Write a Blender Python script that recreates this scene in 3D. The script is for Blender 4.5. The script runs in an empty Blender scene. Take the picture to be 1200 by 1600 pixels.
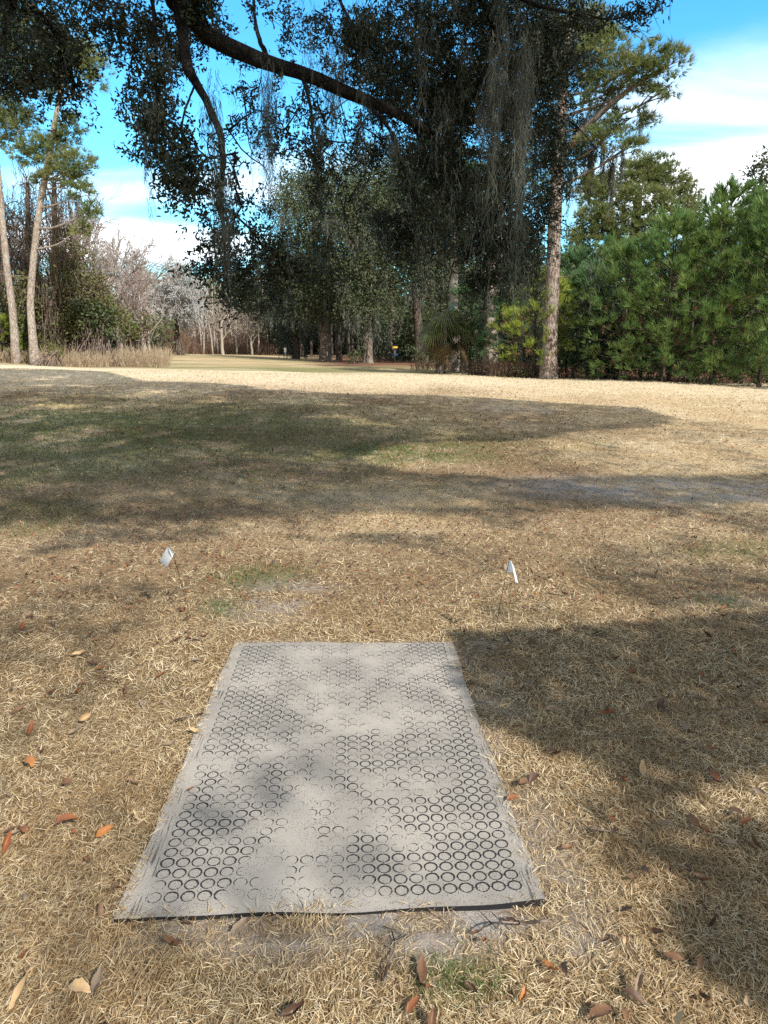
import bpy, math, random
import numpy as np
PI = math.pi
R = np.random.default_rng(11)
random.seed(5)
C = bpy.context.scene.collection

# ------------------------------------------------------------------ camera model (1200x1600 photo)
F, EYE, PITCH = 1100.0, 1.56, math.radians(12.25)
CP, SP = math.cos(PITCH), math.sin(PITCH)
CAM = np.array([0.0, 0.0, EYE])
def at(px, py, D):
    a, b = (px-600)/F, (800-py)/F
    d = np.array([a, CP+b*SP, -SP+b*CP])
    return CAM + d*(D/d[1])
def proj(P):
    P = np.asarray(P, float)-CAM
    vd = P[..., 1]*CP-P[..., 2]*SP
    vu = P[..., 1]*SP+P[..., 2]*CP
    return 600+F*P[..., 0]/vd, 800-F*vu/vd, vd

# ------------------------------------------------------------------ terrain
_D = np.array([0, 5, 7, 9, 12, 16, 20, 24, 27, 30, 33, 38, 45, 60, 80, 120, 160, 260, 600])
_U = np.array([-.62, -.3, 0, .25, .55])
_Z = np.array([
    [0, 0, -.05, .0, .17, .45, .74, .98, 1.12, 1.23, 1.32, 1.42, 1.55, 1.85, 2.2, 2.9, 3.6, 4.5, 7],
    [0, 0, -.07, .0, .13, .40, .68, .92, 1.06, 1.06, 1.06, 1.12, 1.25, 1.55, 1.95, 2.8, 3.6, 4.5, 7],
    [0, 0, -.08, -.02, .10, .34, .60, .86, .97, .93, .88, .90, 1.02, 1.22, 1.5, 2.3, 3.2, 4.2, 7],
    [0, 0, -.08, -.02, .09, .30, .53, .74, .80, .76, .74, .74, .85, 1.10, 1.4, 2.1, 3.0, 4.2, 7],
    [0, 0, -.07, -.02, .08, .27, .46, .60, .60, .52, .48, .50, .6, .8, 1.2, 2.0, 3.0, 4.2, 7]])
_fd = np.concatenate([np.arange(0, 60, .25), np.arange(60, 600, 4.)])
_fz = []
for row in _Z:
    z = np.interp(_fd, _D, row)
    k = np.hanning(15); k /= k.sum()
    zz = np.convolve(np.pad(z, 7, mode='edge'), k, 'valid')
    _fz.append(zz)
_fz = np.array(_fz)
def terrain(x, y):
    x = np.asarray(x, float); y = np.asarray(y, float)
    yc = np.clip(y, 0, 599)
    u = np.clip(x/np.maximum(yc, 4.0), -.6199, .5499)
    i = np.clip(np.searchsorted(_U, u, side='right')-1, 0, 3)
    t = (u-_U[i])/(_U[i+1]-_U[i]); t = t*t*(3-2*t)
    zi = np.stack([np.interp(yc, _fd, r) for r in _fz])
    z = np.take_along_axis(zi, i[None], 0)[0]*(1-t)+np.take_along_axis(zi, (i+1)[None], 0)[0]*t
    far = np.clip((yc-4.5)/5, 0, 1)
    z = z + far*(.02*np.sin(x*1.1+.6*y)+.018*np.sin(.73*y-.5*x+1.2)) + np.clip((yc-40)/60, 0, 1)*.25*np.sin(x*.09+1)*np.sin(y*.07)
    near = np.clip(1-abs(yc-5)/6, 0, 1)
    z = z + .014*np.exp(-((x-.06)/.3)**2-((yc-1.63)/.045)**2)
    m = np.clip(np.maximum(abs(x)-.75, (yc-4.2)), 0, 1)
    return z + m*near*.012*np.sin(3.1*x+1.7*y)
def tz(x, y): return float(terrain(np.array([x]), np.array([y]))[0])
def place(px, D):
    z = tz((px-600)/F*D, D)
    for _ in range(3):
        vd = D*CP-(z-EYE)*SP
        x = (px-600)/F*vd
        z = tz(x, D)
    return np.array([x, D, z])
def ground_at(px, py):
    a, b = (px-600)/F, (800-py)/F
    d = np.array([a, CP+b*SP, -SP+b*CP]); d /= d[1]
    Ds = np.concatenate([np.arange(.5, 12, .02), np.arange(12, 150, .2)])
    P = CAM+d*Ds[:, None]
    hit = np.where(P[:, 2] <= terrain(P[:, 0], P[:, 1]))[0]
    k = hit[0] if len(hit) else len(Ds)-1
    p = P[k].copy(); p[2] = tz(p[0], p[1]); return p

# ------------------------------------------------------------------ mesh helpers
class MB:
    def __init__(s): s.V = []; s.F = []; s.n = 0
    def add(s, V, F, smooth=False):
        V = np.asarray(V, float).reshape(-1, 3); F = np.asarray(F, int)
        s.V.append(V); s.F.append((F+s.n, smooth)); s.n += len(V)
    def tube(s, path, rad, sides=6, cap=True):
        P = np.asarray(path, float); n = len(P)
        rad = np.broadcast_to(np.asarray(rad, float), (n,))
        T = np.gradient(P, axis=0); T /= np.linalg.norm(T, axis=1)[:, None]+1e-9
        a = np.array([0, 0, 1.]) if abs(T[0, 2]) < .8 else np.array([1., 0, 0])
        N = np.empty_like(P); nn = np.cross(T[0], a); nn /= np.linalg.norm(nn)
        for i in range(n):
            nn = nn-T[i]*np.dot(nn, T[i]); nn /= np.linalg.norm(nn)+1e-9; N[i] = nn
        B = np.cross(T, N)
        an = np.arange(sides)*2*PI/sides
        V = P[:, None]+rad[:, None, None]*(np.cos(an)[None, :, None]*N[:, None]+np.sin(an)[None, :, None]*B[:, None])
        i = np.arange(n-1)[:, None]*sides; j = np.arange(sides)[None]; k = (j+1) % sides
        Fq = np.stack([i+j, i+k, i+sides+k, i+sides+j], -1).reshape(-1, 4)
        s.add(V, Fq, True)
        if cap and sides > 3:
            base = s.n-n*sides
            s.F.append((np.array([[base+q for q in range(sides)][::-1]]), False))
            s.F.append((np.array([[base+(n-1)*sides+q for q in range(sides)]]), False))
    def box(s, lo, hi):
        x0, y0, z0 = lo; x1, y1, z1 = hi
        V = [(x0,y0,z0),(x1,y0,z0),(x1,y1,z0),(x0,y1,z0),(x0,y0,z1),(x1,y0,z1),(x1,y1,z1),(x0,y1,z1)]
        s.add(V, [(3,2,1,0),(4,5,6,7),(0,1,5,4),(1,2,6,5),(2,3,7,6),(3,0,4,7)])
    def mesh(s, name, mat, attrs=None):
        me = bpy.data.meshes.new(name)
        V = np.concatenate(s.V)
        me.vertices.add(len(V)); me.vertices.foreach_set('co', V.ravel().astype(np.float32))
        sizes = np.concatenate([np.full(len(f), f.shape[1]) for f, _ in s.F])
        loops = np.concatenate([f.ravel() for f, _ in s.F])
        sm = np.concatenate([np.full(len(f), b) for f, b in s.F])
        me.loops.add(len(loops)); me.loops.foreach_set('vertex_index', loops.astype(np.int32))
        st = np.concatenate([[0], np.cumsum(sizes)[:-1]])
        me.polygons.add(len(sizes)); me.polygons.foreach_set('loop_start', st.astype(np.int32))
        me.polygons.foreach_set('use_smooth', sm)
        me.update(calc_edges=True)
        for k, a in (attrs or {}).items():
            at_ = me.attributes.new(k, 'FLOAT', 'POINT'); at_.data.foreach_set('value', np.asarray(a, np.float32))
        if mat: me.materials.append(mat)
        return me
    def build(s, name, mat, parent=None, attrs=None, origin=None):
        if origin is not None: s.V = [v-np.asarray(origin) for v in s.V]
        o = bpy.data.objects.new(name, s.mesh(name, mat, attrs)); C.objects.link(o)
        if parent: o.parent = parent
        elif origin is not None: o.location = origin
        return o
def tag(o, label=None, cat=None, group=None, kind=None):
    if label: o['label'] = label
    if cat: o['category'] = cat
    if group: o['group'] = group
    if kind: o['kind'] = kind
    return o
def thing(name, label, cat, loc=(0, 0, 0), group=None, rz=0):
    o = bpy.data.objects.new(name, None); C.objects.link(o); o.location = loc; o.rotation_euler[2] = rz
    o.empty_display_size = .2
    return tag(o, label, cat, group)
def dup(root, loc, rz, sc, label=None, group=None):
    r = root.copy(); C.objects.link(r); r.location = loc; r.rotation_euler = (0, 0, rz); r.scale = sc
    if label: r['label'] = label
    if group: r['group'] = group
    for ch in list(root.children):
        c = ch.copy(); C.objects.link(c); c.parent = r
        for g in list(ch.children):
            d = g.copy(); C.objects.link(d); d.parent = c
    return r
def unit(v): return v/(np.linalg.norm(v, axis=-1, keepdims=True)+1e-9)
def rdir(n, r=R): return unit(r.normal(size=(n, 3)))
def leaves(mb, P, A, L, W, r=R, shape=6, flat=0.0):
    """one face per leaf: base P, axis A"""
    n = len(P); A = unit(A)
    S = np.cross(A, rdir(n, r)+np.array([0, 0, flat])); S = unit(S)
    L = np.broadcast_to(L, (n,))[:, None]; W = np.broadcast_to(W, (n,))[:, None]/2
    Nn = np.cross(A, S)
    if shape == 6:
        pts = [P, P+A*L*.3-S*W*.9, P+A*L*.7-S*W*.8+Nn*L*.04, P+A*L-Nn*L*.06, P+A*L*.7+S*W*.8+Nn*L*.04, P+A*L*.3+S*W*.9]
    elif shape == 4:
        pts = [P, P+A*L*.45-S*W, P+A*L, P+A*L*.45+S*W]
    else:
        pts = [P-S*W, P+A*L, P+S*W]
    V = np.stack(pts, 1); k = len(pts)
    mb.add(V, np.arange(n*k).reshape(n, k))
def tufts(mb, P, A, n, L, W, spread=.9, r=R):
    m = len(P); A = unit(A)
    AA = np.repeat(A, n, 0)+spread*rdir(m*n, r); PP = np.repeat(P, n, 0)
    LL = np.repeat(np.broadcast_to(L, (m,)), n)*r.uniform(.7, 1.15, m*n)
    leaves(mb, PP, AA, LL, W, r, 3)
def strands(mb, P, L, W, r=R, wig=.05, segs=3, lean=None):
    """hanging threads (ribbons, pointed)"""
    n = len(P); L = np.broadcast_to(L, (n,))
    S = rdir(n, r); S[:, 2] *= .1; S = unit(S); Wd = np.broadcast_to(W, (n,))[:, None]/2
    off = np.zeros((n, 3)); pts = []
    for k in range(segs):
        t = k/segs
        c = P+off-np.array([0, 0, 1.])*(L*t)[:, None]
        w = Wd*(1-.5*t)
        pts += [c-S*w, c+S*w]
        off = off+r.normal(size=(n, 3))*np.array([1, 1, .2])*wig*(L/segs)[:, None]
    pts.append(P+off-np.array([0, 0, 1.])*L[:, None])
    V = np.stack(pts, 1); k = 2*segs+1; b = np.arange(n)[:, None]*k
    V0 = V.reshape(-1, 3); first = True
    for q in range(segs-1):
        Fq = b+np.array([[2*q, 2*q+1, 2*q+3, 2*q+2]])
        if first: mb.add(V0, Fq); first = False; base = mb.n-len(V0)
        else: mb.F.append((Fq+base, False))
    Ft = b+np.array([[2*segs-2, 2*segs-1, 2*segs]])
    if first: mb.add(V0, Ft)
    else: mb.F.append((Ft+base, False))
def spline(P, n=20):
    P = np.asarray(P, float); m = len(P)
    t = np.linspace(0, m-1, n); i = np.clip(t.astype(int), 0, m-2); f = (t-i)[:, None]
    Q = np.vstack([2*P[0]-P[1], P, 2*P[-1]-P[-2]])
    p0, p1, p2, p3 = Q[i], Q[i+1], Q[i+2], Q[i+3]
    return .5*((2*p1)+(-p0+p2)*f+(2*p0-5*p1+4*p2-p3)*f*f+(-p0+3*p1-3*p2+p3)*f**3)

# ------------------------------------------------------------------ materials
def nt(name):
    m = bpy.data.materials.new(name); m.use_nodes = True
    t = m.node_tree; b = t.nodes['Principled BSDF']; return m, t, b
def N(t, typ, **kw):
    n = t.nodes.new(typ)
    for k, v in kw.items():
        if k.startswith('i_'):
            key = k[2:]; key = int(key) if key.isdigit() else key
            n.inputs[key].default_value = v
        else: setattr(n, k, v)
    return n
def ramp(t, stops, fac=None):
    n = t.nodes.new('ShaderNodeValToRGB'); e = n.color_ramp.elements
    while len(e) < len(stops): e.new(.5)
    for el, (p, c) in zip(e, stops): el.position = p; el.color = (*c, 1)
    if fac is not None: t.links.new(fac, n.inputs[0])
    return n
def math_(t, op, a, b=None, clamp=False):
    n = t.nodes.new('ShaderNodeMath'); n.operation = op; n.use_clamp = clamp
    for i, v in enumerate((a, b)):
        if v is None: continue
        if isinstance(v, (int, float)): n.inputs[i].default_value = v
        else: t.links.new(v, n.inputs[i])
    return n.outputs[0]
def mix(t, fac, a, b, blend='MIX'):
    n = t.nodes.new('ShaderNodeMix'); n.data_type = 'RGBA'; n.blend_type = blend
    for sock, v in ((n.inputs[0], fac), (n.inputs[6], a), (n.inputs[7], b)):
        if isinstance(v, (int, float)): sock.default_value = v
        elif isinstance(v, tuple): sock.default_value = (*v, 1)
        else: t.links.new(v, sock)
    return n.outputs[2]
def smooth(t, v, lo, hi):
    n = t.nodes.new('ShaderNodeMapRange'); n.interpolation_type = 'SMOOTHSTEP'
    t.links.new(v, n.inputs[0]); n.inputs[1].default_value = lo; n.inputs[2].default_value = hi
    return n.outputs[0]
def leafmat(name, stops, rough=.55, trans=.25, spec=.3, big=None):
    m, t, b = nt(name)
    g = N(t, 'ShaderNodeNewGeometry')
    r = ramp(t, [(i/(len(stops)-1), c) for i, c in enumerate(stops)], g.outputs['Random Per Island'])
    col = r.outputs[0]
    if big:
        tc = N(t, 'ShaderNodeTexCoord'); nz = N(t, 'ShaderNodeTexNoise', i_Scale=big[0], i_Detail=2.0)
        t.links.new(tc.outputs['Object'], nz.inputs['Vector'])
        f = smooth(t, nz.outputs[0], .42, .62)
        col = mix(t, f, col, big[1], 'MIX') if len(big) < 3 else mix(t, math_(t, 'MULTIPLY', f, big[2]), col, big[1])
    t.links.new(col, b.inputs['Base Color']); b.inputs['Roughness'].default_value = rough
    b.inputs['Specular IOR Level'].default_value = spec
    if trans:
        tr = N(t, 'ShaderNodeBsdfTranslucent'); t.links.new(col, tr.inputs[0])
        ms = N(t, 'ShaderNodeMixShader', i_0=trans)
        t.links.new(b.outputs[0], ms.inputs[1]); t.links.new(tr.outputs[0], ms.inputs[2])
        t.links.new(ms.outputs[0], t.nodes['Material Output'].inputs[0])
    return m
def barkmat(name, dark, light, scale=6, stretch=.2, bump=.6, patch=None):
    m, t, b = nt(name)
    tc = N(t, 'ShaderNodeTexCoord'); mp = N(t, 'ShaderNodeMapping'); mp.inputs['Scale'].default_value = (1, 1, stretch)
    t.links.new(tc.outputs['Object'], mp.inputs[0])
    nz0 = N(t, 'ShaderNodeTexNoise', i_Scale=scale*1.5, i_Detail=3.0); t.links.new(mp.outputs[0], nz0.inputs['Vector'])
    av = N(t, 'ShaderNodeVectorMath', operation='MULTIPLY_ADD')
    t.links.new(nz0.outputs['Color'], av.inputs[0]); av.inputs[1].default_value = (.12, .12, .12); t.links.new(mp.outputs[0], av.inputs[2])
    vo = N(t, 'ShaderNodeTexVoronoi', feature='DISTANCE_TO_EDGE', i_Scale=scale); t.links.new(av.outputs[0], vo.inputs['Vector'])
    nz = N(t, 'ShaderNodeTexNoise', i_Scale=scale*4, i_Detail=6.0); t.links.new(mp.outputs[0], nz.inputs['Vector'])
    crack = smooth(t, vo.outputs[0], .0, .16)
    h = math_(t, 'MULTIPLY', crack, math_(t, 'ADD', nz.outputs[0], .35))
    c = ramp(t, [(.05, dark), (.8, light)], h).outputs[0]
    if patch:
        n2 = N(t, 'ShaderNodeTexNoise', i_Scale=1.7, i_Detail=4.0); t.links.new(tc.outputs['Object'], n2.inputs['Vector'])
        c = mix(t, math_(t, 'MULTIPLY', smooth(t, n2.outputs[0], .5, .64), .7), c, patch)
    t.links.new(c, b.inputs['Base Color']); b.inputs['Roughness'].default_value = .95; b.inputs['Specular IOR Level'].default_value = .1
    bp = N(t, 'ShaderNodeBump', i_Strength=bump, i_Distance=.04); t.links.new(h, bp.inputs['Height']); t.links.new(bp.outputs[0], b.inputs['Normal'])
    return m
M = {}
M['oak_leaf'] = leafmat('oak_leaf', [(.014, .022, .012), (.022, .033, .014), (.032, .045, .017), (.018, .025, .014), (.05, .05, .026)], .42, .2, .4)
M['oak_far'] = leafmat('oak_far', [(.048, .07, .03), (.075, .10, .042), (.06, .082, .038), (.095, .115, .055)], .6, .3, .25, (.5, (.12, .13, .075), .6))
M['oak_gold'] = leafmat('oak_gold', [(.10, .11, .035), (.15, .15, .05), (.09, .11, .03), (.2, .18, .06)], .6, .3, .2)
M['holly'] = leafmat('holly', [(.03, .048, .024), (.048, .07, .034), (.04, .06, .036)], .45, .15, .4)
M['needle'] = leafmat('pine_needle', [(.08, .16, .05), (.135, .235, .07), (.095, .19, .06), (.17, .265, .075)], .5, .35, .3, (1.1, (.20, .27, .075), .7))
M['needle_blue'] = leafmat('pine_needle_deep', [(.07, .145, .065), (.115, .205, .085), (.09, .17, .068)], .5, .25, .3)
M['needle_warm'] = leafmat('pine_needle_warm', [(.105, .17, .045), (.16, .235, .06), (.12, .195, .05), (.2, .265, .07)], .5, .35, .3, (.9, (.07, .14, .05), .7))
M['needle_dead'] = leafmat('pine_needle_dead', [(.2, .11, .06), (.26, .16, .09), (.15, .085, .05)], .8, .3, .1)
M['needle_yellow'] = leafmat('pine_needle_yellow', [(.22, .28, .045), (.29, .33, .055), (.18, .26, .045)], .5, .3, .3)
M['needle_old'] = leafmat('pine_needle_old', [(.10, .15, .05), (.15, .195, .065), (.2, .225, .075), (.08, .13, .05)], .5, .35, .3, (.7, (.25, .24, .08), .5))
M['moss'] = leafmat('moss_thread', [(.095, .103, .086), (.14, .15, .126), (.075, .08, .066), (.18, .185, .16)], .9, .3, .05)
M['lichen'] = leafmat('lichen_twig', [(.42, .42, .41), (.5, .5, .49), (.34, .34, .33)], .9, .1, .05)
M['vine'] = leafmat('vine_stem', [(.16, .12, .10), (.22, .17, .145), (.11, .08, .068)], .9, .1, .05)
M['vine_leaf'] = leafmat('vine_leaf', [(.07, .10, .03), (.11, .14, .04), (.14, .15, .05), (.15, .11, .05)], .6, .3, .2, (.6, (.16, .125, .075), .7))
M['brush'] = leafmat('dry_brush', [(.37, .29, .19), (.48, .39, .28), (.29, .215, .14), (.42, .33, .22)], .9, .3, .05)
M['litter_brush'] = leafmat('twig_brush', [(.14, .09, .065), (.2, .14, .1), (.10, .065, .05)], .9, .2, .05)
M['palm'] = leafmat('palm_leaf', [(.075, .10, .03), (.12, .14, .038), (.095, .115, .035)], .45, .25, .4)
M['palm_dead'] = leafmat('palm_dead', [(.18, .12, .05), (.15, .1, .045), (.12, .08, .04)], .7, .3, .2)
M['gold_leaf'] = leafmat('gold_leaf', [(.3, .2, .05), (.22, .18, .05), (.34, .25, .07)], .6, .35, .2)
M['bark_pine'] = barkmat('bark_pine', (.11, .085, .072), (.31, .25, .21), 13, .22, .9, (.31, .28, .26))
M['bark_pine_pale'] = barkmat('bark_pine_pale', (.19, .155, .13), (.38, .32, .27), 15, .22, .7, (.38, .35, .31))
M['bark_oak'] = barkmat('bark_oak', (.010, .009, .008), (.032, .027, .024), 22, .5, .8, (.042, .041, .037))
M['bark_far'] = barkmat('bark_far', (.05, .04, .034), (.2, .16, .13), 6, .25, .6, (.22, .2, .17))
M['bark_dark'] = barkmat('bark_dark', (.035, .028, .024), (.12, .095, .08), 6, .25, .6)
M['bark_grey'] = leafmat('bare_twig', [(.28, .24, .215), (.35, .31, .285), (.22, .19, .165)], .95, 0, .05)
M['bark_purple'] = leafmat('bare_twig_purple', [(.21, .165, .145), (.27, .215, .195), (.17, .13, .115)], .95, 0, .05)
M['bark_pale'] = leafmat('bare_twig_pale', [(.24, .21, .175), (.3, .265, .22), (.19, .165, .135)], .95, 0, .05)

def plain(name, col, rough=.6, noise=.0, scale=30, metal=0, spec=.3):
    m, t, b = nt(name); b.inputs['Roughness'].default_value = rough; b.inputs['Metallic'].default_value = metal
    b.inputs['Specular IOR Level'].default_value = spec
    tc = N(t, 'ShaderNodeTexCoord'); nz = N(t, 'ShaderNodeTexNoise', i_Scale=scale, i_Detail=5.0)
    t.links.new(tc.outputs['Object'], nz.inputs['Vector'])
    c = mix(t, nz.outputs[0], tuple(min(1, v*(1+noise)) for v in col), tuple(v*(1-noise) for v in col))
    t.links.new(c, b.inputs['Base Color']); return m

# ground cover masks (real colour of turf: green patches, bare sand, leaf-brown, pine straw)
def blob(x, y, cx, cy, rx, ry, soft=.6):
    d = np.sqrt(((x-cx)/rx)**2+((y-cy)/ry)**2)
    return np.clip((1+soft-d)/(2*soft), 0, 1)
def vnoise(x, y, s, seed=0):
    r = np.random.default_rng(seed); G = r.random((64, 64))
    X, Y = x*s+1000, y*s+1000; i, j = np.floor(X).astype(int), np.floor(Y).astype(int); fx, fy = X-i, Y-j
    fx = fx*fx*(3-2*fx); fy = fy*fy*(3-2*fy)
    g = lambda a, b: G[a % 64, b % 64]
    return g(i, j)*(1-fx)*(1-fy)+g(i+1, j)*fx*(1-fy)+g(i, j+1)*(1-fx)*fy+g(i+1, j+1)*fx*fy
def fbm(x, y, s, seed=0): return (vnoise(x, y, s, seed)+.5*vnoise(x, y, s*2.1, seed+1)+.25*vnoise(x, y, s*4.3, seed+2))/1.75
GREEN = [(ground_at(130, 668), 6.0, 4.6, .8), (ground_at(40, 720), 4.6, 2.4, .6), (ground_at(350, 700), 3.2, 2.2, .5), (ground_at(420, 650), 3.0, 2.4, .4), (ground_at(620, 705), 1.8, 1.4, .85), (ground_at(640, 690), 2.5, 1.6, .5),
         (ground_at(400, 905), .32, .3, .7), (ground_at(355, 945), .14, .2, .8), (ground_at(1130, 860), .5, .35, .5), (ground_at(1128, 942), .14, .14, 1.0), (ground_at(30, 800), 1.0, .9, .5),
         (ground_at(715, 1530), .1, .07, .7), (ground_at(30, 825), .6, .4, .4)]
BARE = [(ground_at(1050, 765), 2.0, .75, 1.0), (ground_at(430, 935), .38, .42, .75), (ground_at(1140, 945), .42, .26, .7), (ground_at(540, 775), .9, .3, .3), (ground_at(380, 770), .5, .16, .5), (ground_at(800, 640), 1.0, .8, .5)]
def masks(x, y):
    n1, n2, n3 = fbm(x, y, .7, 1), fbm(x, y, 2.2, 5), fbm(x, y, 7, 9)
    g = np.zeros_like(x)
    for p, rx, ry, a in GREEN: g = np.maximum(g, a*blob(x, y, p[0], p[1], rx, ry))
    g = g*np.clip((n1*.6+n2*.7+n3*.5-.66)*4, 0, 1)
    far = np.clip((y-31)/6, 0, 1)
    g = np.maximum(g, far*np.clip((fbm(x, y*2.2, .10, 3)-.36)*3.2, .10, .75)*np.clip((95-y)/40, 0.2, 1))
    b = np.zeros_like(x)
    for p, rx, ry, a in BARE: b = np.maximum(b, a*blob(x, y, p[0], p[1], rx, ry, .5))
    b = b*np.clip((n2*.7+n3*.6-.38)*3, 0, 1)
    # sand spill round the mat
    e = np.maximum(abs(x+.03)-.64, abs(y-2.68)-1.05)
    b = np.maximum(b, (.55*np.clip(1-np.maximum(e, 0)/.05, 0, 1)+.9*np.clip(1-np.maximum(e, 0)/.11, 0, 1)*np.exp(-((x-.1)/.4)**2)*(y < 1.8))*np.clip((n3-.3)*3, 0, 1))
    w = np.maximum(np.clip((y-6.0)/1.2, 0, 1)*np.clip((24-y)/5, 0, 1), .62*np.clip((y-3.9)/.8, 0, 1)*np.clip((8-y), 0, 1)); w = np.maximum(w, .38*np.clip((-.75-x)/.8, 0, 1)*np.clip((7-y), 0, 1))
    lit = w*np.clip((fbm(x, y, .5, 21)*.9+n2*.3-.42)*2.4, 0, 1)*np.clip((7-x)/5, 0, 1)
    u = x/np.maximum(y, 1)
    straw = np.clip((y-46)/8, 0, 1)*np.clip((u+.12)/.06, 0, 1)*np.clip((110-y)/20, 0, 1)
    straw = np.maximum(straw, np.clip((y-(29-7*np.clip(u-.3, 0, 1)))/1.0, 0, 1)*np.clip((u-.15)/.06, 0, 1)*np.clip((60-y)/6, 0, 1))
    straw = np.maximum(straw, np.clip((y-36)/3, 0, 1)*np.clip((-.30-u)/.05, 0, 1)*.8)
    return g, b, np.clip(np.maximum(lit, 0), 0, 1), straw

def ground_material():
    m, t, b = nt('ground_turf')
    tc = N(t, 'ShaderNodeTexCoord'); ob = tc.outputs['Object']
    def noise(s, d=6, v=ob, r=.6):
        n = N(t, 'ShaderNodeTexNoise', i_Scale=s, i_Detail=float(d), i_Roughness=r); t.links.new(v, n.inputs['Vector']); return n.outputs[0]
    mp = N(t, 'ShaderNodeMapping'); mp.inputs['Scale'].default_value = (1, .35, 1); t.links.new(ob, mp.inputs[0])
    fine = noise(140, 4, r=.7); med = noise(14, 5); big = noise(.6, 4); str_ = noise(60, 4, mp.outputs[0], .7)
    fib = None
    for ang, sx_, sy_ in ((.4, 260, 26), (1.5, 240, 30), (2.6, 280, 24), (.95, 200, 22)):
        mf = N(t, 'ShaderNodeMapping'); mf.inputs['Rotation'].default_value = (0, 0, ang); mf.inputs['Scale'].default_value = (sx_, sy_, 1); t.links.new(ob, mf.inputs[0])
        f_ = noise(1.0, 1, mf.outputs[0], .5); fib = f_ if fib is None else math_(t, 'MAXIMUM', fib, f_)
    thatch = ramp(t, [(.5, (.06, .038, .02)), (.62, (.20, .135, .07)), (.72, (.46, .345, .19)), (.82, (.62, .5, .31))], fib).outputs[0]
    straw = ramp(t, [(.28, (.13, .085, .045)), (.5, (.43, .325, .19)), (.75, (.62, .51, .335))], math_(t, 'ADD', math_(t, 'MULTIPLY', fine, .5), math_(t, 'MULTIPLY', str_, .5))).outputs[0]
    straw = mix(t, smooth(t, med, .4, .65), straw, mix(t, .5, straw, (.31, .225, .13)))
    straw = mix(t, math_(t, 'MULTIPLY', smooth(t, big, .45, .65), .4), straw, (.58, .5, .36))
    sy = N(t, 'ShaderNodeSeparateXYZ'); t.links.new(ob, sy.inputs[0])
    straw = mix(t, smooth(t, sy.outputs[1], 3.5, 7.0), thatch, straw)
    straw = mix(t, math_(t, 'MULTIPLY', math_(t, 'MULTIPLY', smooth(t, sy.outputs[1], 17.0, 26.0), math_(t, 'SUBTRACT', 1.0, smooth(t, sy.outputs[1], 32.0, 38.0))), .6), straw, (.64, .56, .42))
    def attr(k): n = N(t, 'ShaderNodeAttribute', attribute_name=k); return n.outputs['Fac']
    grn = ramp(t, [(.3, (.035, .055, .015)), (.7, (.12, .165, .045))], fine).outputs[0]
    lit = ramp(t, [(.35, (.075, .042, .026)), (.55, (.23, .15, .085)), (.72, (.37, .265, .16))], math_(t, 'ADD', math_(t, 'MULTIPLY', fine, .5), math_(t, 'MULTIPLY', noise(35, 4, r=.7), .5))).outputs[0]
    sand = ramp(t, [(.35, (.2, .175, .155)), (.7, (.42, .38, .35))], math_(t, 'ADD', math_(t, 'MULTIPLY', med, .6), math_(t, 'MULTIPLY', fine, .4))).outputs[0]
    needle = ramp(t, [(.35, (.09, .045, .028)), (.7, (.22, .12, .075))], fine).outputs[0]
    c = mix(t, math_(t, 'MULTIPLY', attr('litter'), .85), straw, lit)
    c = mix(t, math_(t, 'MULTIPLY', attr('green'), .9), c, grn)
    c = mix(t, attr('straw'), c, needle)
    c = mix(t, attr('bare'), c, sand)
    t.links.new(c, b.inputs['Base Color']); b.inputs['Roughness'].default_value = .95; b.inputs['Specular IOR Level'].default_value = .1
    hh = math_(t, 'ADD', math_(t, 'MULTIPLY', fine, .4), med)
    bp = N(t, 'ShaderNodeBump', i_Strength=.7, i_Distance=.03); t.links.new(hh, bp.inputs['Height']); t.links.new(bp.outputs[0], b.inputs['Normal'])
    return m
def build_ground():
    xs = np.concatenate([np.linspace(-900, -60, 22)[:-1], np.linspace(-60, -12, 60)[:-1], np.linspace(-12, -3, 70)[:-1], np.linspace(-3, 3, 90)[:-1], np.linspace(3, 12, 70)[:-1], np.linspace(12, 60, 60)[:-1], np.linspace(60, 900, 22)])
    ys = np.concatenate([np.linspace(-300, -20, 12)[:-1], np.linspace(-20, 0, 20)[:-1], np.linspace(0, 8, 120)[:-1], np.linspace(8, 32, 160)[:-1], np.linspace(32, 130, 110)[:-1], np.linspace(130, 900, 30)])
    X, Y = np.meshgrid(xs, ys); x, y = X.ravel(), Y.ravel(); z = terrain(x, y)
    nx, ny = len(xs), len(ys)
    i = (np.arange(ny-1)[:, None]*nx+np.arange(nx-1)[None]).ravel()
    mb = MB(); mb.add(np.stack([x, y, z], 1), np.stack([i, i+1, i+nx+1, i+nx], 1), True)
    g, b, l, s = masks(x, y)
    o = mb.build('ground', ground_material(), attrs={'green': g, 'bare': b, 'litter': l, 'straw': s}); tag(o, kind='structure')
build_ground()

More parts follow.
